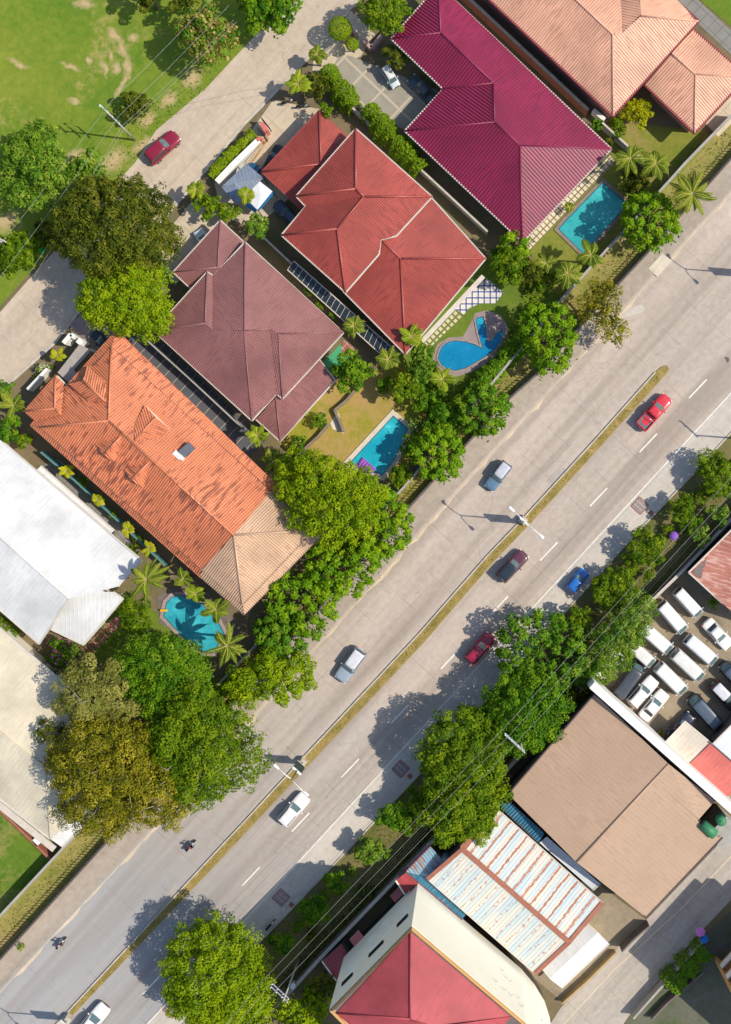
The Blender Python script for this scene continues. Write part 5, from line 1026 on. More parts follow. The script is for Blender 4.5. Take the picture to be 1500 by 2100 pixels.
def lobed(rng, R_, hz, lobes, dens, shell=.28, irregular=.3, off=None, clump=1.0):
    """leaf points over a cluster of unequal lobes; returns centres, normals, lobe index"""
    Cs, Ns, Is, L = [], [], [], []
    for i in range(lobes):
        if off is not None and i < len(off): x, y, rr = off[i]
        else:
            a = i*2.39996+rng.random()*.8; d = math.sqrt((i+.35)/lobes)*.74; x, y = math.cos(a)*d*R_, math.sin(a)*d*R_; rr = R_*(.24+.24*rng.random())*(1+irregular*(rng.random()-.5))
        d2 = min(math.hypot(x, y)/R_, 1); z = hz*(.82-.48*d2*d2)*(1+.30*(rng.random()-.5)); L.append((np.array([x, y, z]), rr, rr*.72))
    for i, (c, rr, rz) in enumerate(L):
        n = int(dens*4*math.pi*rr*rr*.62); v = sphere_pts(rng, n); v[:, 2] = np.where(v[:, 2] < -.25, -v[:, 2], v[:, 2])
        K = max(5, int(4*math.pi*rr*rr/(clump*clump)*.9)); cd = sphere_pts(rng, K); dt = v@cd.T; idx = np.argmax(dt, axis=1); ang = np.arccos(np.clip(dt[np.arange(n), idx], -1, 1))/(1.9/math.sqrt(K))
        bump = (.10+.16*rng.random(K))[idx]-.54*np.minimum(ang, 1.25)**2*min(clump/rr*1.15, .8)
        k = 1+bump[:, None]-shell*rng.random((n, 1))**2.2*.8+.035*rng.normal(size=(n, 1)); p = c+v*k*np.array([rr, rr, rz])
        nn = v*.6+(v-cd[idx])*math.sqrt(K)*.42+np.array([0, 0, .15])
        keep = rng.random(n) < np.clip(1.5-.55*ang, .25, 1)
        for j, (c2, r2, z2) in enumerate(L):
            if j != i: keep &= np.sum(((p-c2)/np.array([r2, r2, z2]))**2, axis=1) > .55
        Cs.append(p[keep]); Ns.append(nn[keep]); Is.append((idx+i*7)[keep])
        m = n//9; v2 = sphere_pts(rng, m); Cs.append(c+v2*rng.random((m, 1))*np.array([rr, rr, rz])*.7); Ns.append(v2); Is.append(np.full(m, i))
    return np.concatenate(Cs), np.concatenate(Ns), np.concatenate(Is), L
def trunk(o, rng, h, R_, tips, mat='bark', r0=None):
    r0 = r0 or .05+.022*R_+.012*h; mb = MB(); top = Vector((.15*R_*(rng.random()-.5), .15*R_*(rng.random()-.5), h*.5))
    mb.tube([(0, 0, 0), (0, 0, .3), top*.5+Vector((.1, .05, 0)), top], [r0*1.5, r0*1.1, r0*.9, r0*.75], 9)
    for t in tips:
        t = Vector(t); mid = top.lerp(t, .5)+Vector((0, 0, -.06*h)); mb.tube([top-Vector((0, 0, .1)), mid, t], [r0*.6, r0*.36, r0*.10], 6)
    mb.build('trunk', M[mat], o)
SEED = [7]
def plant(name, lab, cat, px, py, z, h, group=None):
    """base on the ground under the crown seen at photo pixel (px, py); z = height at which the crown was measured"""
    p = W(px, py, z); o = thing(name, lab, cat, (p.x, p.y, .02), 0, group, local=True); SEED[0] += 1; return o, np.random.default_rng(SEED[0])
def tree(lab, px, py, rpx, h, sp, leaf=.34, dens=7, lobes=14, off=None, aspect=.62, name='tree', cat='tree', group=None, flat=.62, shell=.28, bark='bark', twigs=0, bloom=None, clump=1.15, sy=1.0):
    o, rng = plant(name, lab, cat, px, py, h*.7, h, group); R_ = rpx/S*(H-h*.7)/H
    if off: off = [(x/S*(H-h*.7)/H, -y/S*(H-h*.7)/H, r/S) for x, y, r in off]
    low = h*.30; C, N, I, L = lobed(rng, R_, h-low, len(off) if off else lobes, dens*4.2, shell, off=off, clump=clump); C[:, 1] *= sy; L = [(c*np.array([1, sy, 1]), a_, b_) for c, a_, b_ in L]; C[:, 2] += low; C[:, 2] = np.maximum(C[:, 2], .25)
    lt = rng.random(64); tone = .04+.26*rng.random(len(C))+.58*lt[I % 64]+.10*rng.normal(size=len(C))
    cr = link('crown', leaf_mesh('crown', C, N, leaf, aspect, tone, LEAF[sp], rng, flat, .12), o)
    if bloom:
        sp2, frac, sz = bloom; k = rng.random(len(C)) < frac; k &= N[:, 2] > .0
        link('blossom', leaf_mesh('blossom', C[k]+N[k]*.12, N[k], sz, .8, rng.random(k.sum()), LEAF[sp2], rng, .5), cr)
    trunk(o, rng, h, R_, [tuple(c+np.array([0, 0, low])) for c, _, _ in L[:9]], bark)
    if twigs:
        for i in range(twigs):
            mb = MB()
            c, rr, rz = L[rng.integers(len(L))]; a = rng.random()*6.28; p = Vector(c)+Vector((0, 0, low+rz*.66)); d = Vector((math.cos(a), math.sin(a), .15)); s_ = rr*(.7+.6*rng.random())
            mb.tube([p-d*s_*.5-Vector((0, 0, .3)), p+Vector((0, 0, .05)), p+d*s_*.6+Vector((0, 0, .12))], [.065, .05, .02], 5); mb.build('branch', M['barkpale'], o)
    return o
def rosette(lab, px, py, rpx, h, sp='rosette', knobs=None, kr=.62, off=None, group=None, sx=1.0):
    """tree whose leaves stand in round knobs at the twig ends"""
    o, rng = plant('tree', lab, 'tree', px, py, h*.75, h, group); R_ = rpx/S*(H-h*.75)/H; K = []; sc = (H-h*.75)/H/S
    cen = [(x*sc, -y*sc, r/S) for x, y, r in off] if off else [(math.cos(a)*R_*.38, math.sin(a)*R_*.38, R_*(.55+.15*rng.random())) for a in (rng.random()*6.28+np.arange(5)*1.2566)]
    want = knobs or int(sum(r*r for _, _, r in cen)*3.14/(kr*kr*1.5)*(1.0 if off else .62)); tries = 0
    while len(K) < want and tries < 9000:
        tries += 1; cx, cy, r = cen[rng.integers(len(cen))]; a = rng.random()*6.2832; d = r*math.sqrt(rng.random()); x, y = cx+math.cos(a)*d, cy+math.sin(a)*d
        q = max(0.0, 1-min((math.hypot(x-u, y-v)/w for u, v, w in cen))**2); z = h*(.52+.40*math.sqrt(q))+.5*(rng.random()-.5)
        if all((x-k[0])**2+(y-k[1])**2+(z-k[2])**2*.6 > (kr*1.72)**2 for k in K): K.append((x, y, z))
    C, N, A, T = [], [], [], []
    for x, y, z in K:
        r = kr*(.8+.4*rng.random()); m = 64; v = sphere_pts(rng, m); v[:, 2] = np.abs(v[:, 2])*.95-.22; p = np.array([x, y, z])+v*r*(.62+.38*rng.random((m, 1)))
        C.append(p); N.append(v*.5+np.array([0, 0, .75])); A.append(v+rng.normal(size=(m, 3))*.2); T.append(np.clip(.18+.35*rng.random()+.16*rng.normal(size=m)+.30*np.clip(v[:, 2:3].ravel(), 0, 1), 0, 1))  # tone raised on upward leaves so each knob looks lit on top
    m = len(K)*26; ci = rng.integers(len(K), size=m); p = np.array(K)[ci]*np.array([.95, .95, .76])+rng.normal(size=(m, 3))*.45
    C.append(p); N.append(sphere_pts(rng, m)+np.array([0, 0, .4])); A.append(rng.normal(size=(m, 3))); T.append(rng.random(m)*.14)  # fill leaves toned dark to paint the shade between the knobs
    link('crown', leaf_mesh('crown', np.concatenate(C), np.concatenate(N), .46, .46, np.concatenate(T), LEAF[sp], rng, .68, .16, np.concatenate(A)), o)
    trunk(o, rng, h, R_, [tuple(np.array(k)*np.array([.9, .9, .92])) for k in K[::max(1, len(K)//12)]]); return o
def frond(rng, L, droop, az, el, lw, nleaf, broad=False):
    """one palm frond: list of leaflet centres, normals, directions and the rib"""
    bend = rng.normal()*.28; rib = []
    for i in range(nleaf+1):
        t = i/nleaf; d = np.array([math.cos(az+bend*t), math.sin(az+bend*t)]); rib.append(np.array([d[0]*L*t*(1-.12*t), d[1]*L*t*(1-.12*t), L*(math.sin(el)*t-droop*t*t)]))
    return rib
def palm(lab, px, py, rpx, h, sp='palm', n=18, droop=.55, el=.55, broad=False, name='palm_tree', cat='palm', group=None, stem=None, lw=.46, leaf_w=.11):
    o, rng = plant(name, lab, cat, px, py, h, h, group); L = rpx/S*(H-h)/H*1.08; C, N, A, T, Wd = [], [], [], [], []; mr = MB()
    for k in range(n):
        az = k*2.39996+rng.normal()*.30; e = el*(1.25-1.1*(k/n)); rib = frond(rng, L*(.62+.45*rng.random()), droop*(.7+.6*rng.random()), az, e, lw, 20); tn = .25+.5*rng.random(); base = np.array([0, 0, h])
        mr.tube([tuple(p+base) for p in rib[::4]], [.055, .05, .04, .03, .02, .01][:len(rib[::4])], 5)
        side = np.array([-math.sin(az), math.cos(az), 0])
        for i in range(1, len(rib)-1):
            t = i/len(rib); tan = rib[i+1]-rib[i]; tan = tan/np.linalg.norm(tan); up = np.cross(tan, side); up = up if up[2] > 0 else -up
            wl = lw*(math.sin(min(t*1.15+.12, 1)*math.pi)**.6)*(1.0 if not broad else 1.25)
            for s in (1, -1):
                for q in range(3):
                    dr = side*s*.9+tan*(.55 if not broad else .35)-np.array([0, 0, .30 if not broad else .12]); dr = dr/np.linalg.norm(dr); C.append(base+rib[i]+tan*(q*.5-.2)*L/21+dr*wl*.5); A.append(dr); N.append(up+rng.normal(size=3)*.12); T.append(tn+.15*rng.normal()); Wd.append(wl)
    C, N, A, T, Wd = map(np.array, (C, N, A, T, Wd)); nrm_ = N/np.linalg.norm(N, axis=1, keepdims=True); b = np.cross(nrm_, A); b /= np.linalg.norm(b, axis=1, keepdims=True)
    n_ = len(C); l2 = A*Wd[:, None]*.5; w2 = b*(leaf_w if not broad else leaf_w*1.5)*.5; V = np.stack([C-l2-w2*.4, C+w2-l2*.2, C+l2, C-w2-l2*.2], axis=1).reshape(-1, 3)
    me = bpy.data.meshes.new('crown'); me.from_pydata(V.tolist(), [], [(4*i, 4*i+1, 4*i+2, 4*i+3) for i in range(n_)]); a = me.attributes.new('tone', 'FLOAT', 'FACE'); a.data.foreach_set('value', np.clip(T, 0, 1).astype(np.float32)); me.materials.append(LEAF[sp]); cr = link('crown', me, o)
    mr.build('rib', stem_mat, cr); mb = MB(); r = .07+.012*h; mb.tube([(0, 0, 0), (.05, 0, h*.5), (0, 0, h+.1)], [r*1.3, r, r*.85], 9); mb.build('trunk', M['barkpale'], o); return o
stem_mat = simple('palm_rib', (.40, .37, .06), .2, 3, .7)
def shrub(lab, px, py, rpx, h, sp='green', leaf=.24, dens=11, lobes=9, name='shrub', cat='shrub', **k): return tree(lab, px, py, rpx, h, sp, leaf, dens, lobes, name=name, cat=cat, **k)
def hedge(lab, pts, w, h, sp, leaf=.26, dens=70, round_=.45):
    o = thing('hedge', lab, 'hedge', W(*pts[0], 0), 0, local=True); SEED[0] += 1; rng = np.random.default_rng(SEED[0]); P = [np.array(W(*p, h*.6))-np.array(W(*pts[0], 0)) for p in pts]; C, N = [], []
    for a, b in zip(P, P[1:]):
        L = np.linalg.norm((b-a)[:2]); n = int(L*(w+2*h*.6)*dens); t = rng.random(n); d = (b-a)[:2]/L; nn = np.array([-d[1], d[0]]); ph = rng.random()*9
        th = rng.random(n)*math.pi; bul = 1+round_*np.sin(t*L*1.9+ph)*.5+round_*.4*np.sin(t*L*4.7+ph*2); u = np.cos(th)*w/2*bul; z = np.sin(th)**.7*h*(.85+.15*bul); k = .86+.18*rng.random(n); u = u*k; z = np.maximum(z*k, .12)
        C.append(np.stack([a[0]+d[0]*L*t+nn[0]*u, a[1]+d[1]*L*t+nn[1]*u, z], 1)); N.append(np.stack([nn[0]*np.cos(th), nn[1]*np.cos(th), np.sin(th)+.3], 1))
    C, N = np.concatenate(C), np.concatenate(N); link('foliage', leaf_mesh('foliage', C, N, leaf, .6, .2+.6*rng.random(len(C)), LEAF[sp], rng, .5, .1), o); mb = MB()
    for a, b in zip(P, P[1:]):
        for t in np.arange(.1, 1, .9/max(1, int(np.linalg.norm(b-a)/1.4))): p = a+(b-a)*t; mb.tube([(p[0], p[1], 0), (p[0], p[1], h*.7)], [.05, .03], 5)
    mb.build('stem', M['bark'], o); return o
# --- grass field and back street
tree('green tree with pale brown blossom clusters at the top beside the grass field', 425, 72, 64, 7.5, 'fresh', .42, 8, 16, aspect=.4, clump=1.4, bloom=('brownbloom', .16, .42))
tree('fresh green tree cut by the top edge left of the back street', 550, 18, 62, 7, 'green', .42, 6)
tree('dark drooping tree cut by the top edge over the grass field', 300, -14, 38, 6, 'dark', .5, 5, 9)
tree('dark dense tree between the drooping and the blossoming trees at the top', 375, 0, 40, 6, 'dark', .4, 6, 9)
shrub('dark bush growing around the leaning utility pole', 277, 222, 38, 3, 'dark', .34, 8)
tree('large pale green tree with feathery tufts at the left edge of the field', 75, 345, 82, 9, 'fresh', .46, 7, 18, aspect=.4, clump=1.5)
tree('pale green tree overlapping the field edge beside the dark street tree', 178, 352, 44, 6.5, 'fresh', .42, 5.5, 10)
tree('huge dark olive green tree overhanging the back street', 244, 468, 122, 11, 'dark', .30, 12, 34, twigs=22, sy=.92, clump=1.5)
tree('dense lime green round tree in front of the brown house', 262, 598, 97, 9, 'lime', .28, 15, 26, clump=1.2)
tree('mid green tree with yellowish leaves around the pole at left', 36, 520, 52, 6, 'mango', .4, 6)
shrub('dark shrub behind the pole at the far left edge', 95, 478, 34, 3, 'dark', .34, 7)
tree('dark leafed tree by the upper eave of the magenta house', 792, 22, 52, 7, 'mango', .34, 8, 14)
tree('dark low tree beside the magenta house driveway', 812, 118, 34, 4, 'dark', .34, 8, 9)
def topiary(lab, px, py, rpx, h, sp='lime'):
    o, rng = plant('clipped_tree', lab, 'clipped tree', px, py, h*.7, h, 'clipped trees'); r = rpx/S*.98; n = int(r*r*1500); v = sphere_pts(rng, n); k = 1+.035*rng.normal(size=(n, 1)); C = np.array([0, 0, h-r*.8])+v*k*np.array([r, r, r*.8])
    link('crown', leaf_mesh('crown', C, v, .17, .7, .35+.4*rng.random(n), LEAF[sp], rng, .6, .05), o); trunk(o, rng, h*.8, r, []); return o
topiary('large round clipped tree by the magenta house gate', 698, 59, 23.5, 4.2); topiary('small round clipped tree behind the large round one', 723, 92, 13.5, 3)
palm('small fan palm by the magenta driveway gate', 650, 112, 26, 3.5, 'palm', 14, .5, .6, lw=.5)
palm('bushy areca palm at the corner of the red house apron', 612, 172, 33, 4, 'areca', 22, .5, .8, lw=.45)
shrub('dark dense shrub between the areca palm and the cypress hedge', 655, 178, 34, 3.5, 'dark', .34, 8)
hedge('row of clipped cypress beside the grey driveway, the stretch nearest the gate', [(668, 145), (700, 185), (728, 222)], 2.5, 3.6, 'mango', .30, 80)
hedge('row of clipped cypress along the magenta house wall, the long lower stretch', [(754, 222), (795, 272), (835, 315), (866, 352)], 2.6, 3.6, 'mango', .30, 80)
shrub('yellow green bush hanging over the red garage roof', 668, 228, 20, 4.6, 'mango', .24)
hedge('yellow flowering hedge outside the white front wall', [(432, 362), (466, 324), (492, 299), (521, 272)], 1.5, 1.9, 'lime', .2, 110)
palm('areca palm clump on the street side of the slate carport', 403, 388, 26, 4, 'areca', 20, .5, .8, lw=.4)
shrub('dark green shrub group at the upper corner of the brown house', 425, 420, 34, 3.5, 'mango', .34)
shrub('yellow green shrub behind the brown house garage', 468, 436, 28, 3.2, 'mango', .3)
palm('small bright palm over the slate carport edge', 505, 400, 24, 5, 'areca', 14, .5, .6, lw=.42)
tree('pale green bush tree at the upper corner of the brown main roof', 530, 465, 31, 4.5, 'fresh', .34, 8, 10)
# --- orange house front
palm('bright yellow palm with six broad leaves before the orange house', 117, 728, 22, 2.6, 'yellow', 6, .35, .5, True, lw=.28)
shrub('round shrub covered in white flowers beside the white front wall', 88, 757, 13, 1.6, 'lime', .18, 16, 6, bloom=('whitebloom', .5, .2))
shrub('small green bush between white flowered shrub and palm', 108, 752, 8, 1.0, 'green', .18, 16, 5); shrub('small round green bush at the foot of the white front wall', 74, 775, 9, 1.0, 'green', .18, 16, 5)
palm('dark broad leaved palm at the left corner of the orange house', 28, 832, 42, 4, 'palm', 9, .35, .55, True, lw=.38)
shrub('light green leafy shrub at the left edge near the orange gable', 8, 800, 26, 2.6, 'fresh', .34); tree('mid green tree at the left edge above the white building', 14, 885, 34, 5, 'green', .34, 8, 10); shrub('olive shrub squeezed between white building and orange house', 50, 905, 20, 2.5, 'mango', .26)
for i, (x, y, l) in enumerate(((137, 966, 'yellow palm of the teal wall row, the topmost one'), (200, 1025, 'yellow palm of the teal wall row, second from the top'), (262, 1085, 'yellow palm of the teal wall row, third from the top'), (306, 1124, 'yellow palm of the teal wall row, the lowest one'))): palm(l, x, y, 21, 3, 'yellow', 9, .45, .7, True, group='yellow palms along the teal wall', lw=.24)
for x, y, r, l in ((170, 990, 12, 'low green shrub behind the topmost yellow palm'), (232, 1055, 12, 'low green shrub between second and third yellow palms'), (285, 1108, 14, 'low green shrub between the two lowest yellow palms'), (268, 1130, 18, 'leafy shrub by the white building under the lowest yellow palm')): shrub(l, x, y, r, 1.8, 'mango', .24)
# --- aqua pool garden
palm('coconut palm over the corner of the white building', 300, 1188, 58, 7.5, 'palm', 17, .5, .5, lw=.46, leaf_w=.10)
tree('olive leafed shrub tree between the white building and the aqua pool', 275, 1258, 44, 4.5, 'mango', .5, 6, 12, aspect=.34)
palm('broad leaved palm against the orange eave, upper of three', 376, 1186, 28, 4, 'palm', 7, .35, .5, True, lw=.34, group='broad leaved palms by the aqua pool'); palm('broad leaved yellowish palm against the orange eave, middle of three', 402, 1218, 27, 4, 'areca', 7, .35, .5, True, lw=.34, group='broad leaved palms by the aqua pool'); palm('largest broad leaved palm beside the aqua pool', 443, 1250, 41, 5, 'palm', 8, .35, .5, True, lw=.44, group='broad leaved palms by the aqua pool')
palm('coconut palm with yellow ribs at the lower end of the aqua pool', 466, 1324, 58, 7.5, 'palm', 17, .5, .5, lw=.46, leaf_w=.10)
tree('dense round dark green tree below the aqua pool', 335, 1378, 98, 7.5, 'green', .27, 14, 24, off=[(-60, -8, 40), (-25, -28, 46), (15, -30, 48), (52, -16, 44), (-45, 22, 42), (0, 8, 56), (40, 26, 46), (-5, 42, 44), (72, 12, 26), (-78, 14, 26)])
shrub('bougainvillea with pink blossoms by the cream roof', 128, 1345, 42, 3.2, 'green', .30, 8, 10, bloom=('pinkbloom', .10, .28))
hedge('row of yellow green bushes under the coconut palm toward the road', [(418, 1432), (450, 1412), (490, 1392)], 2.2, 2.4, 'mango', .28, 70)
# --- great tree group at the road
tree('greyish green tall casuarina in the big roadside tree group', 205, 1430, 86, 10.5, 'greyish', .26, 13, 20, twigs=12, clump=1.9)
tree('olive yellow spreading tree, the largest of the big roadside group', 215, 1580, 122, 10.5, 'olive', .26, 12, 30, twigs=30, shell=.36, clump=1.8)
tree('olive brown tree with bare twigs at the front of the big roadside group', 330, 1605, 92, 10, 'olive', .26, 11, 20, twigs=22, shell=.36, clump=1.8)
tree('dense green tree on the road side of the big olive group', 420, 1528, 112, 10, 'mango', .28, 13, 30, clump=1.4)
tree('dark feathered conifer at the left flank of the big group', 105, 1495, 34, 9, 'dark', .42, 6, 8, aspect=.3)
tree('green tree between the round dark tree and the olive group', 350, 1470, 62, 8.5, 'green', .32, 8, 14)
# --- between brown and red houses
for x, y, r, l, sp in ((640, 592, 20, 'pale green bush at the upper end of the strip by the red house', 'fresh'), (662, 618, 20, 'yellow green bush in the middle of the strip by the red house', 'mango'), (690, 640, 16, 'small bush in the strip by the side canopy', 'green')): shrub(l, x, y, r, 2.4, sp, .26)
palm('round headed dark palm at the right corner of the brown roof', 726, 668, 30, 5, 'palm', 26, .7, .9, lw=.45)
tree('leathery dark green tree beside the green court', 720, 762, 45, 6, 'green', .36, 9, 14)
shrub('small round bush on the dry lawn near the retaining wall', 656, 862, 19, 2, 'green', .24); shrub('green bush at the low corner of the brown house annex', 612, 910, 19, 2.4, 'green', .28)
palm('areca palm at the corner between orange and brown roofs', 528, 893, 31, 4.5, 'areca', 20, .5, .8, lw=.42); palm('dark palm behind the big mango tree', 560, 945, 36, 4, 'palm', 14, .5, .6, lw=.5)
# --- garden of the blue pool
palm('bright palm at the lowest corner of the red roof', 845, 690, 33, 5.5, 'areca', 14, .45, .55, lw=.5)
palm('palm overlapping the deck at the left end of the blue pool', 908, 778, 32, 4.5, 'areca', 13, .45, .55, lw=.5); palm('leafy palm below the side canopy of the red house', 797, 737, 34, 4.5, 'palm', 16, .45, .6, lw=.5)
tree('broad leaved bright tree beside the blue pool', 868, 745, 40, 5.5, 'fresh', .6, 5, 12, aspect=.4); tree('dark green tree in the middle of the pool garden thicket', 828, 795, 34, 5, 'mango', .34, 8); shrub('dark shrubs filling the thicket below the blue pool', 880, 815, 44, 3.2, 'green', .34, 8)
tree('dark bush tree between the cyan pool and the road wall', 905, 862, 44, 4.2, 'green', .36, 8); shrub('flowering shrub with white blossoms at the cyan pool corner', 852, 872, 20, 2, 'green', .26, bloom=('whitebloom', .12, .2)); tree('green feathery bush over the right end of the cyan pool', 845, 915, 30, 3.5, 'mango', .3, 8, 9)
shrub('low green bush by the road wall below the cyan pool', 820, 975, 28, 3, 'mango', .3); shrub('dark green shrub at the upper end of the thicket', 790, 790, 20, 3, 'green', .3)
hedge('row of leafy bushes between the blue pool and the wall', [(985, 790), (1015, 758), (1045, 728), (1072, 700)], 2.4, 2.2, 'green', .34, 55)
# --- pool of the magenta house
tree('dark conifer like tree by the blue banded terrace', 1042, 555, 40, 6, 'mango', .3, 9, 12); tree('dark shrub tree behind the teal pool corner', 1085, 560, 34, 5, 'dark', .34, 8, 10); rosette('small rosette tree at the low corner of the magenta roof', 1058, 500, 28, 5.5)
shrub('dark shrub under the palms at the teal pool', 1115, 575, 30, 3, 'mango', .32); shrub('mid green shrub row by the red roof end', 1020, 530, 24, 3.5, 'green', .3)
palm('feathery palm at the low end of the teal pool', 1212, 522, 42, 5, 'palm', 13, .55, .5, lw=.55); palm('drooping palm beside the inner wall, left of the teal pool palm', 1165, 560, 44, 5, 'palm', 14, .55, .5, lw=.55); palm('shaded palm in the corner behind the terrace', 1120, 540, 32, 4, 'palm', 12, .55, .5, lw=.5)
palm('windblown coconut palm at the right corner of the magenta roof', 1293, 325, 50, 6.5, 'palm', 13, .62, .4, lw=.46, leaf_w=.10); palm('dark palm between two coconut palms over the inner wall', 1345, 335, 44, 5.5, 'palm', 15, .6, .5, lw=.55); palm('large coconut palm leaning over the sidewalk at upper right', 1420, 397, 66, 8.5, 'palm', 21, .55, .45, lw=.46, leaf_w=.10)
rosette('bright rosette tree between the teal pool and the sidewalk', 1335, 448, 58, 7.5); shrub('dark thicket under the palms by the inner wall', 1300, 375, 34, 3, 'dark', .34); palm('small round palm on the tiled strip by the teal pool', 1168, 425, 14, 1.5, 'palm', 16, .6, .8, lw=.3)
tree('yellow green bush tree in the salmon house garden', 1312, 232, 35, 3.5, 'yellow', .3, 9, 10); shrub('dark bush next to the yellow one in the salmon garden', 1268, 262, 24, 2.4, 'mango', .26); shrub('green creeper on the wall between the magenta and salmon houses', 1222, 258, 18, 2.4, 'green', .3); shrub('small low bush in the teal pool corner hedge', 1250, 290, 12, 1.8, 'dark', .26)
# --- avenue, left side
tree('thin olive yellow tree leaning over the sidewalk', 1238, 632, 58, 7, 'olive', .28, 7, 14, shell=.4, off=[(-12, -34, 26), (8, -30, 26), (-26, -6, 28), (4, 0, 30), (18, 26, 24), (-4, 30, 22), (38, 42, 20), (32, 62, 16), (14, 52, 20), (-34, 14, 18)])
rosette('rosette tree rising between the blue pool and the sidewalk', 1126, 692, 58, 7, off=[(-22, -36, 30), (16, -30, 34), (-10, 4, 36), (20, 14, 30), (4, 40, 30), (32, -6, 22), (-32, -12, 22)])
rosette('dark rosette tree beside the road below the blue pool', 988, 838, 52, 6.5, 'green'); rosette('rosette tree at the wall beside the cyan pool', 896, 930, 53, 6.5)
tree('big dense bright mango tree behind the orange house', 690, 1018, 116, 9.5, 'lime', .28, 14, 30, clump=1.3, off=[(-85, -58, 38), (-52, -56, 38), (-12, -42, 36), (20, -32, 38), (-80, -20, 44), (-35, -20, 54), (15, 2, 54), (54, -20, 38), (-55, 25, 46), (-10, 40, 52), (35, 40, 50), (-45, 52, 28), (5, 68, 34), (72, 8, 34), (-98, -44, 22)])
rosette('rosette tree on the road side of the big mango tree', 785, 1072, 50, 7, off=[(-8, -34, 34), (18, -8, 36), (-22, 8, 30), (6, 30, 34), (28, 24, 26), (-30, 48, 26)])
for x, y, l, of in ((706, 1165, 'bright rosette tree third along the avenue wall, above the steel blue car', [(-44, -12, 32), (-10, 4, 36), (30, -14, 36), (48, -30, 28), (20, 26, 30), (-24, 32, 30), (-56, 10, 22)]), (615, 1235, 'bright rosette tree by the tan end of the orange roof', [(-30, -26, 34), (8, -18, 36), (-8, 14, 38), (34, 22, 32), (-42, 8, 24), (20, 44, 26)])): rosette(l, x, y, 60, 6.5, off=of, kr=.66)
rosette('dark green rosette tree below the tan roof corner', 572, 1302, 50, 6, 'green'); tree('bright yellow green tree reaching over the sidewalk to the road', 560, 1388, 84, 7, 'lime', .30, 12, 18, clump=1.2, off=[(-62, 10, 36), (-30, -4, 40), (-40, 34, 30), (0, -24, 30), (8, 12, 32), (40, -20, 26), (62, -26, 24), (72, 8, 20), (38, 14, 24), (24, 44, 18), (-70, 40, 20), (52, 30, 16)])
# --- avenue, right side
for x, y, r, l, sp in ((1478, 970, 50, 'large round tree at the right edge of the verge', 'mango'), (1398, 1042, 31, 'round tree on the verge, topmost of the small ones', 'mango'), (1330, 1120, 44, 'round tree on the verge beside the violet umbrella', 'mango'), (1256, 1205, 52, 'round tree on the verge below the blue hatchback', 'mango')): tree(l, x, y, r, 3.8, sp, .27, 15, 16, group='round trees of the verge')
tree('pale feathery bush behind the topmost small round tree', 1475, 1055, 28, 3.5, 'fresh', .3, 8, 9); tree('soft pale bush beside the roadside wall near the rusty roof', 1438, 1097, 28, 3.5, 'fresh', .3, 8, 9); shrub('low bush under the cables near the rusty roof', 1330, 1180, 18, 2, 'mango', .26)
tree('small round tree on the verge between rosette tree and bamboo', 1186, 1268, 31, 4, 'mango', .3, 10, 9)
tree('long feathery bamboo clump over the edge of the parking lot', 1262, 1300, 82, 6, 'fresh', .36, 13, 18, aspect=.34, off=[(48, -52, 36), (30, -20, 40), (10, -5, 40), (-10, 22, 42), (-30, 48, 38), (-48, 72, 34), (-64, 96, 24), (32, 10, 30), (8, 46, 28), (-22, 78, 26)])
rosette('big dark rosette tree at the shoulder opposite the crimson car', 1112, 1342, 82, 6.8, 'green', kr=.72, off=[(-36, -34, 44), (12, -46, 36), (44, -22, 40), (-48, 6, 38), (-2, 4, 48), (40, 22, 42), (8, 46, 38), (-28, 40, 30), (66, 0, 22)])
tree('wide green tree between the rosette tree and the tan warehouse', 1070, 1455, 94, 7.6, 'green', .28, 12, 24, twigs=5, clump=1.3)
tree('tall green tree with yellow tips around the utility pole', 948, 1545, 100, 8.4, 'mango', .30, 12, 26, clump=1.4); tree('yellow tinged tree at the upper end of the striped roof', 945, 1655, 86, 7.6, 'mango', .30, 12, 22, clump=1.4)
shrub('dark shrub in the gap by the upper warehouse corner', 1185, 1430, 24, 3, 'dark', .3)
for x, y, r, l, sp in ((815, 1672, 38, 'round small tree under the tall tree near the second drain cover', 'green'), (757, 1740, 37, 'open crowned small tree alone on the verge', 'fresh'), (690, 1808, 28, 'small tree on the verge shaded by the tall block, upper one', 'green'), (645, 1865, 36, 'small tree on the verge shaded by the tall block, middle one', 'green'), (578, 1932, 29, 'small tree on the verge shaded by the tall block, lowest one', 'green')): tree(l, x, y, r, 4, sp, .3, 13, 11)
tree('large bright round tree over the shoulder at the bottom', 445, 1985, 104, 8, 'lime', .28, 14, 28, clump=1.3, off=[(-8, -78, 36), (30, -72, 32), (-50, -50, 44), (0, -40, 52), (50, -48, 40), (-72, -8, 40), (-25, 0, 56), (30, 4, 56), (72, -10, 38), (-66, 40, 42), (-15, 48, 54), (40, 50, 50), (-80, 80, 34), (-30, 92, 44), (30, 92, 40), (90, 40, 26), (90, 90, 34)])
tree('yellow green tree cut by the bottom edge by the tall block', 625, 2088, 62, 6, 'lime', .34, 8, 14); tree('dark tree in the shade at the west foot of the tall block', 660, 2022, 34, 5, 'dark', .34, 7)
shrub('green creepers under the cables along the roadside wall', 745, 1835, 22, 1.6, 'dark', .3); shrub('small shaded weeds by the roadside wall near the maroon lean-to', 640, 1920, 16, 1.2, 'dark', .26)
hedge('dense bush row along the lane wall in the lower right corner', [(1372, 2025), (1405, 1990), (1450, 1945)], 2.9, 2.2, 'green', .26, 75)
shrub('light green bush by the gutter of the rusty roof', 1462, 1238, 16, 2.2, 'fresh', .26); shrub('light green weed bush where the firewall meets the red shed', 1496, 1645, 11, 1.4, 'fresh', .22)
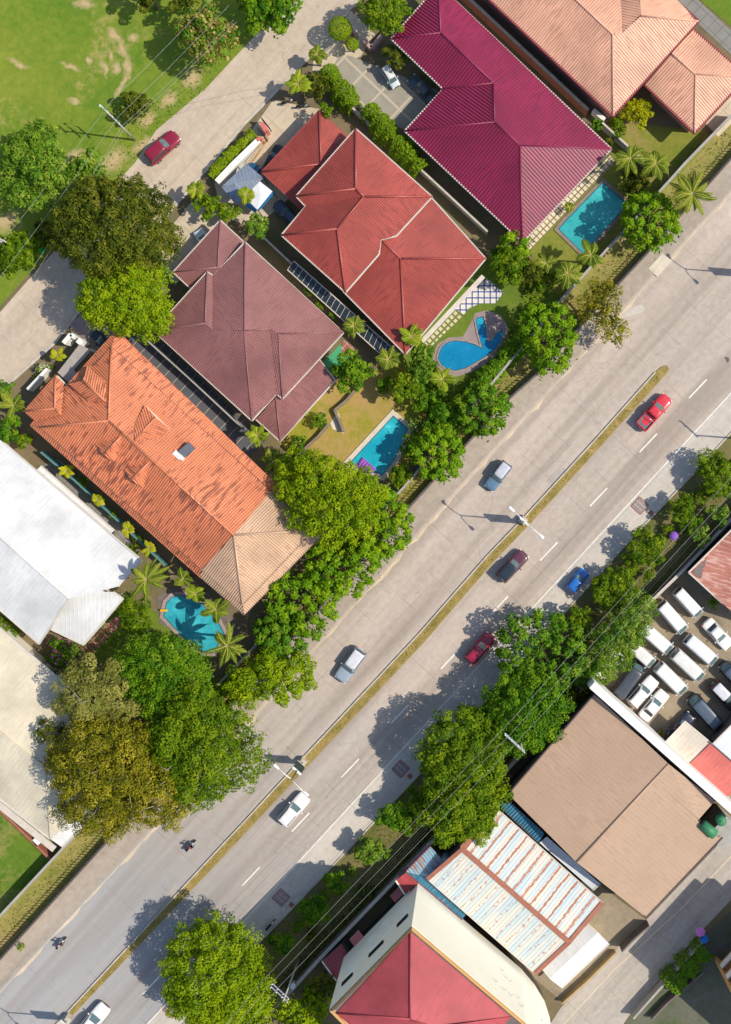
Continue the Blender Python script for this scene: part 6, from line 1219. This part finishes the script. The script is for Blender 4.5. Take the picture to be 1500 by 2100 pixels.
shrub('dry weeds at the foot of the firewall by the beige shed', 1350, 1508, 14, .8, 'olive', .2); shrub('green weed tuft on the sidewalk at lower left', 43, 1942, 10, .7, 'lime', .18)
shrub('green strip of bushes between the white building and the cream roof, upper one', 12, 1278, 22, 1.8, 'mango', .24); shrub('green strip of bushes between the white building and the cream roof, lower one', 34, 1296, 12, 1.2, 'green', .22)
# --- grass tufts on median and embankment
def tufts(name, lines, n, w, size, z, sp, hgt):
    rng = np.random.default_rng(99+len(name)); C = []
    for a, b in zip(lines, lines[1:]):
        A, B = W(*a), W(*b); L = (B-A).length; d = (B-A)/L; k = int(n*L); t = rng.random(k); u = (rng.random(k)-.5)*w
        C.append(np.stack([A.x+d.x*L*t-d.y*u, A.y+d.y*L*t+d.x*u, z+rng.random(k)*hgt], 1))
    C = np.concatenate(C); N = sphere_pts(rng, len(C)); N[:, 2] = np.abs(N[:, 2])+.4
    tag(link(name, leaf_mesh(name, C, N, size, .4, rng.random(len(C)), LEAF[sp], rng, .3)), kind='stuff')
tufts('median_grass', [((a[0]+b[0])/2, (a[1]+b[1])/2) for a, b in zip(MEDL[:-1], MEDR[:-2])], 13, .58, .20, .17, 'grass', .04)
tufts('embankment_grass', [((a[0]+b[0])/2, (a[1]+b[1])/2) for a, b in (((0, 1881), (0, 1968)), ((120, 1752), (150, 1800)), ((300, 1560), (330, 1605)), ((640, 1205), (655, 1246)), ((830, 1000), (848, 1030)), ((1000, 800), (1033, 828)), ((1153, 615), (1185, 672)), ((1283, 473), (1327, 520)), ((1403, 340), (1440, 395)), ((1500, 240), (1535, 285)))], 24, 2.2, .28, .05, 'grass', .10)

RM = [((a[0]*.45+b[0]*.55), (a[1]*.45+b[1]*.55)) for a, b in (((518, 1948), (656, 1956)), ((660, 1800), (800, 1806)), ((794, 1659), (880, 1722)), ((870, 1578), (1000, 1610)), ((1140, 1277), (1256, 1320)), ((1283, 1118), (1326, 1234)), ((1427, 967), (1500, 1055)))]
tufts('verge_weeds', RM, 60, 5.0, .30, .05, 'grass', .12)
tufts('wall_weeds', [(x-10, y-9) for x, y in RWALL[1:9]], 70, 1.6, .36, .06, 'dark', .5)
tufts('garden_weeds', [(1060, 540), (1100, 590), (1085, 660), (1030, 745), (960, 805), (870, 850)], 60, 3.0, .40, .05, 'mango', .35)
tufts('yard_weeds', [(165, 1330), (240, 1300), (300, 1360), (400, 1400)], 50, 2.5, .34, .05, 'green', .2)
tufts('yard_edge_weeds', [(610, 925), (590, 960), (640, 985), (760, 985)], 60, 2.0, .36, .05, 'mango', .3)
tufts('field_edge_weeds', [(470, 97), (395, 180), (292, 262), (255, 318), (180, 410)], 16, 2.6, .30, .03, 'fresh', .15)
shrub('green shrub mass at the foot of the tall trees by the shoulder', 862, 1638, 38, 4, 'green', .28)
tree('green tree filling the verge between the tall tree and the wide green tree', 985, 1478, 48, 6.5, 'mango', .28, 12, 10, clump=1.3)
shrub('dark shrubs under the big bamboo by the lot wall', 1205, 1355, 34, 3, 'green', .28); shrub('leafy shrub between two small round trees near the blue hatchback', 1292, 1160, 26, 2.4, 'mango', .26)
shrub('green weeds clump by the roadside wall at the rusty roof', 1415, 1075, 24, 1.8, 'green', .26); shrub('low bush on the verge at the right edge', 1448, 1010, 26, 2.2, 'mango', .26)
for k, (x, y, r) in enumerate(((1372, 1088, 16), (1300, 1215, 18), (1222, 1300, 15), (838, 1700, 16), (790, 1748, 15), (722, 1790, 14), (668, 1838, 15), (612, 1900, 16), (1420, 1020, 15))):
    shrub(('low verge bush by the violet umbrella', 'low verge bush beside the bamboo top', 'low verge bush between rosette tree and bamboo middle', 'low verge bush under the tall tree edge', 'low verge bush right of the lone open crowned tree', 'low verge bush between the lone tree and the shaded trees', 'low verge bush between the upper and middle shaded trees', 'low verge bush between the middle and lowest shaded trees', 'low verge bush between the two topmost round trees')[k], x, y, r, 1.3+.1*(k % 4), ('mango', 'green', 'fresh')[k % 3], .24, group='low bushes of the verge')
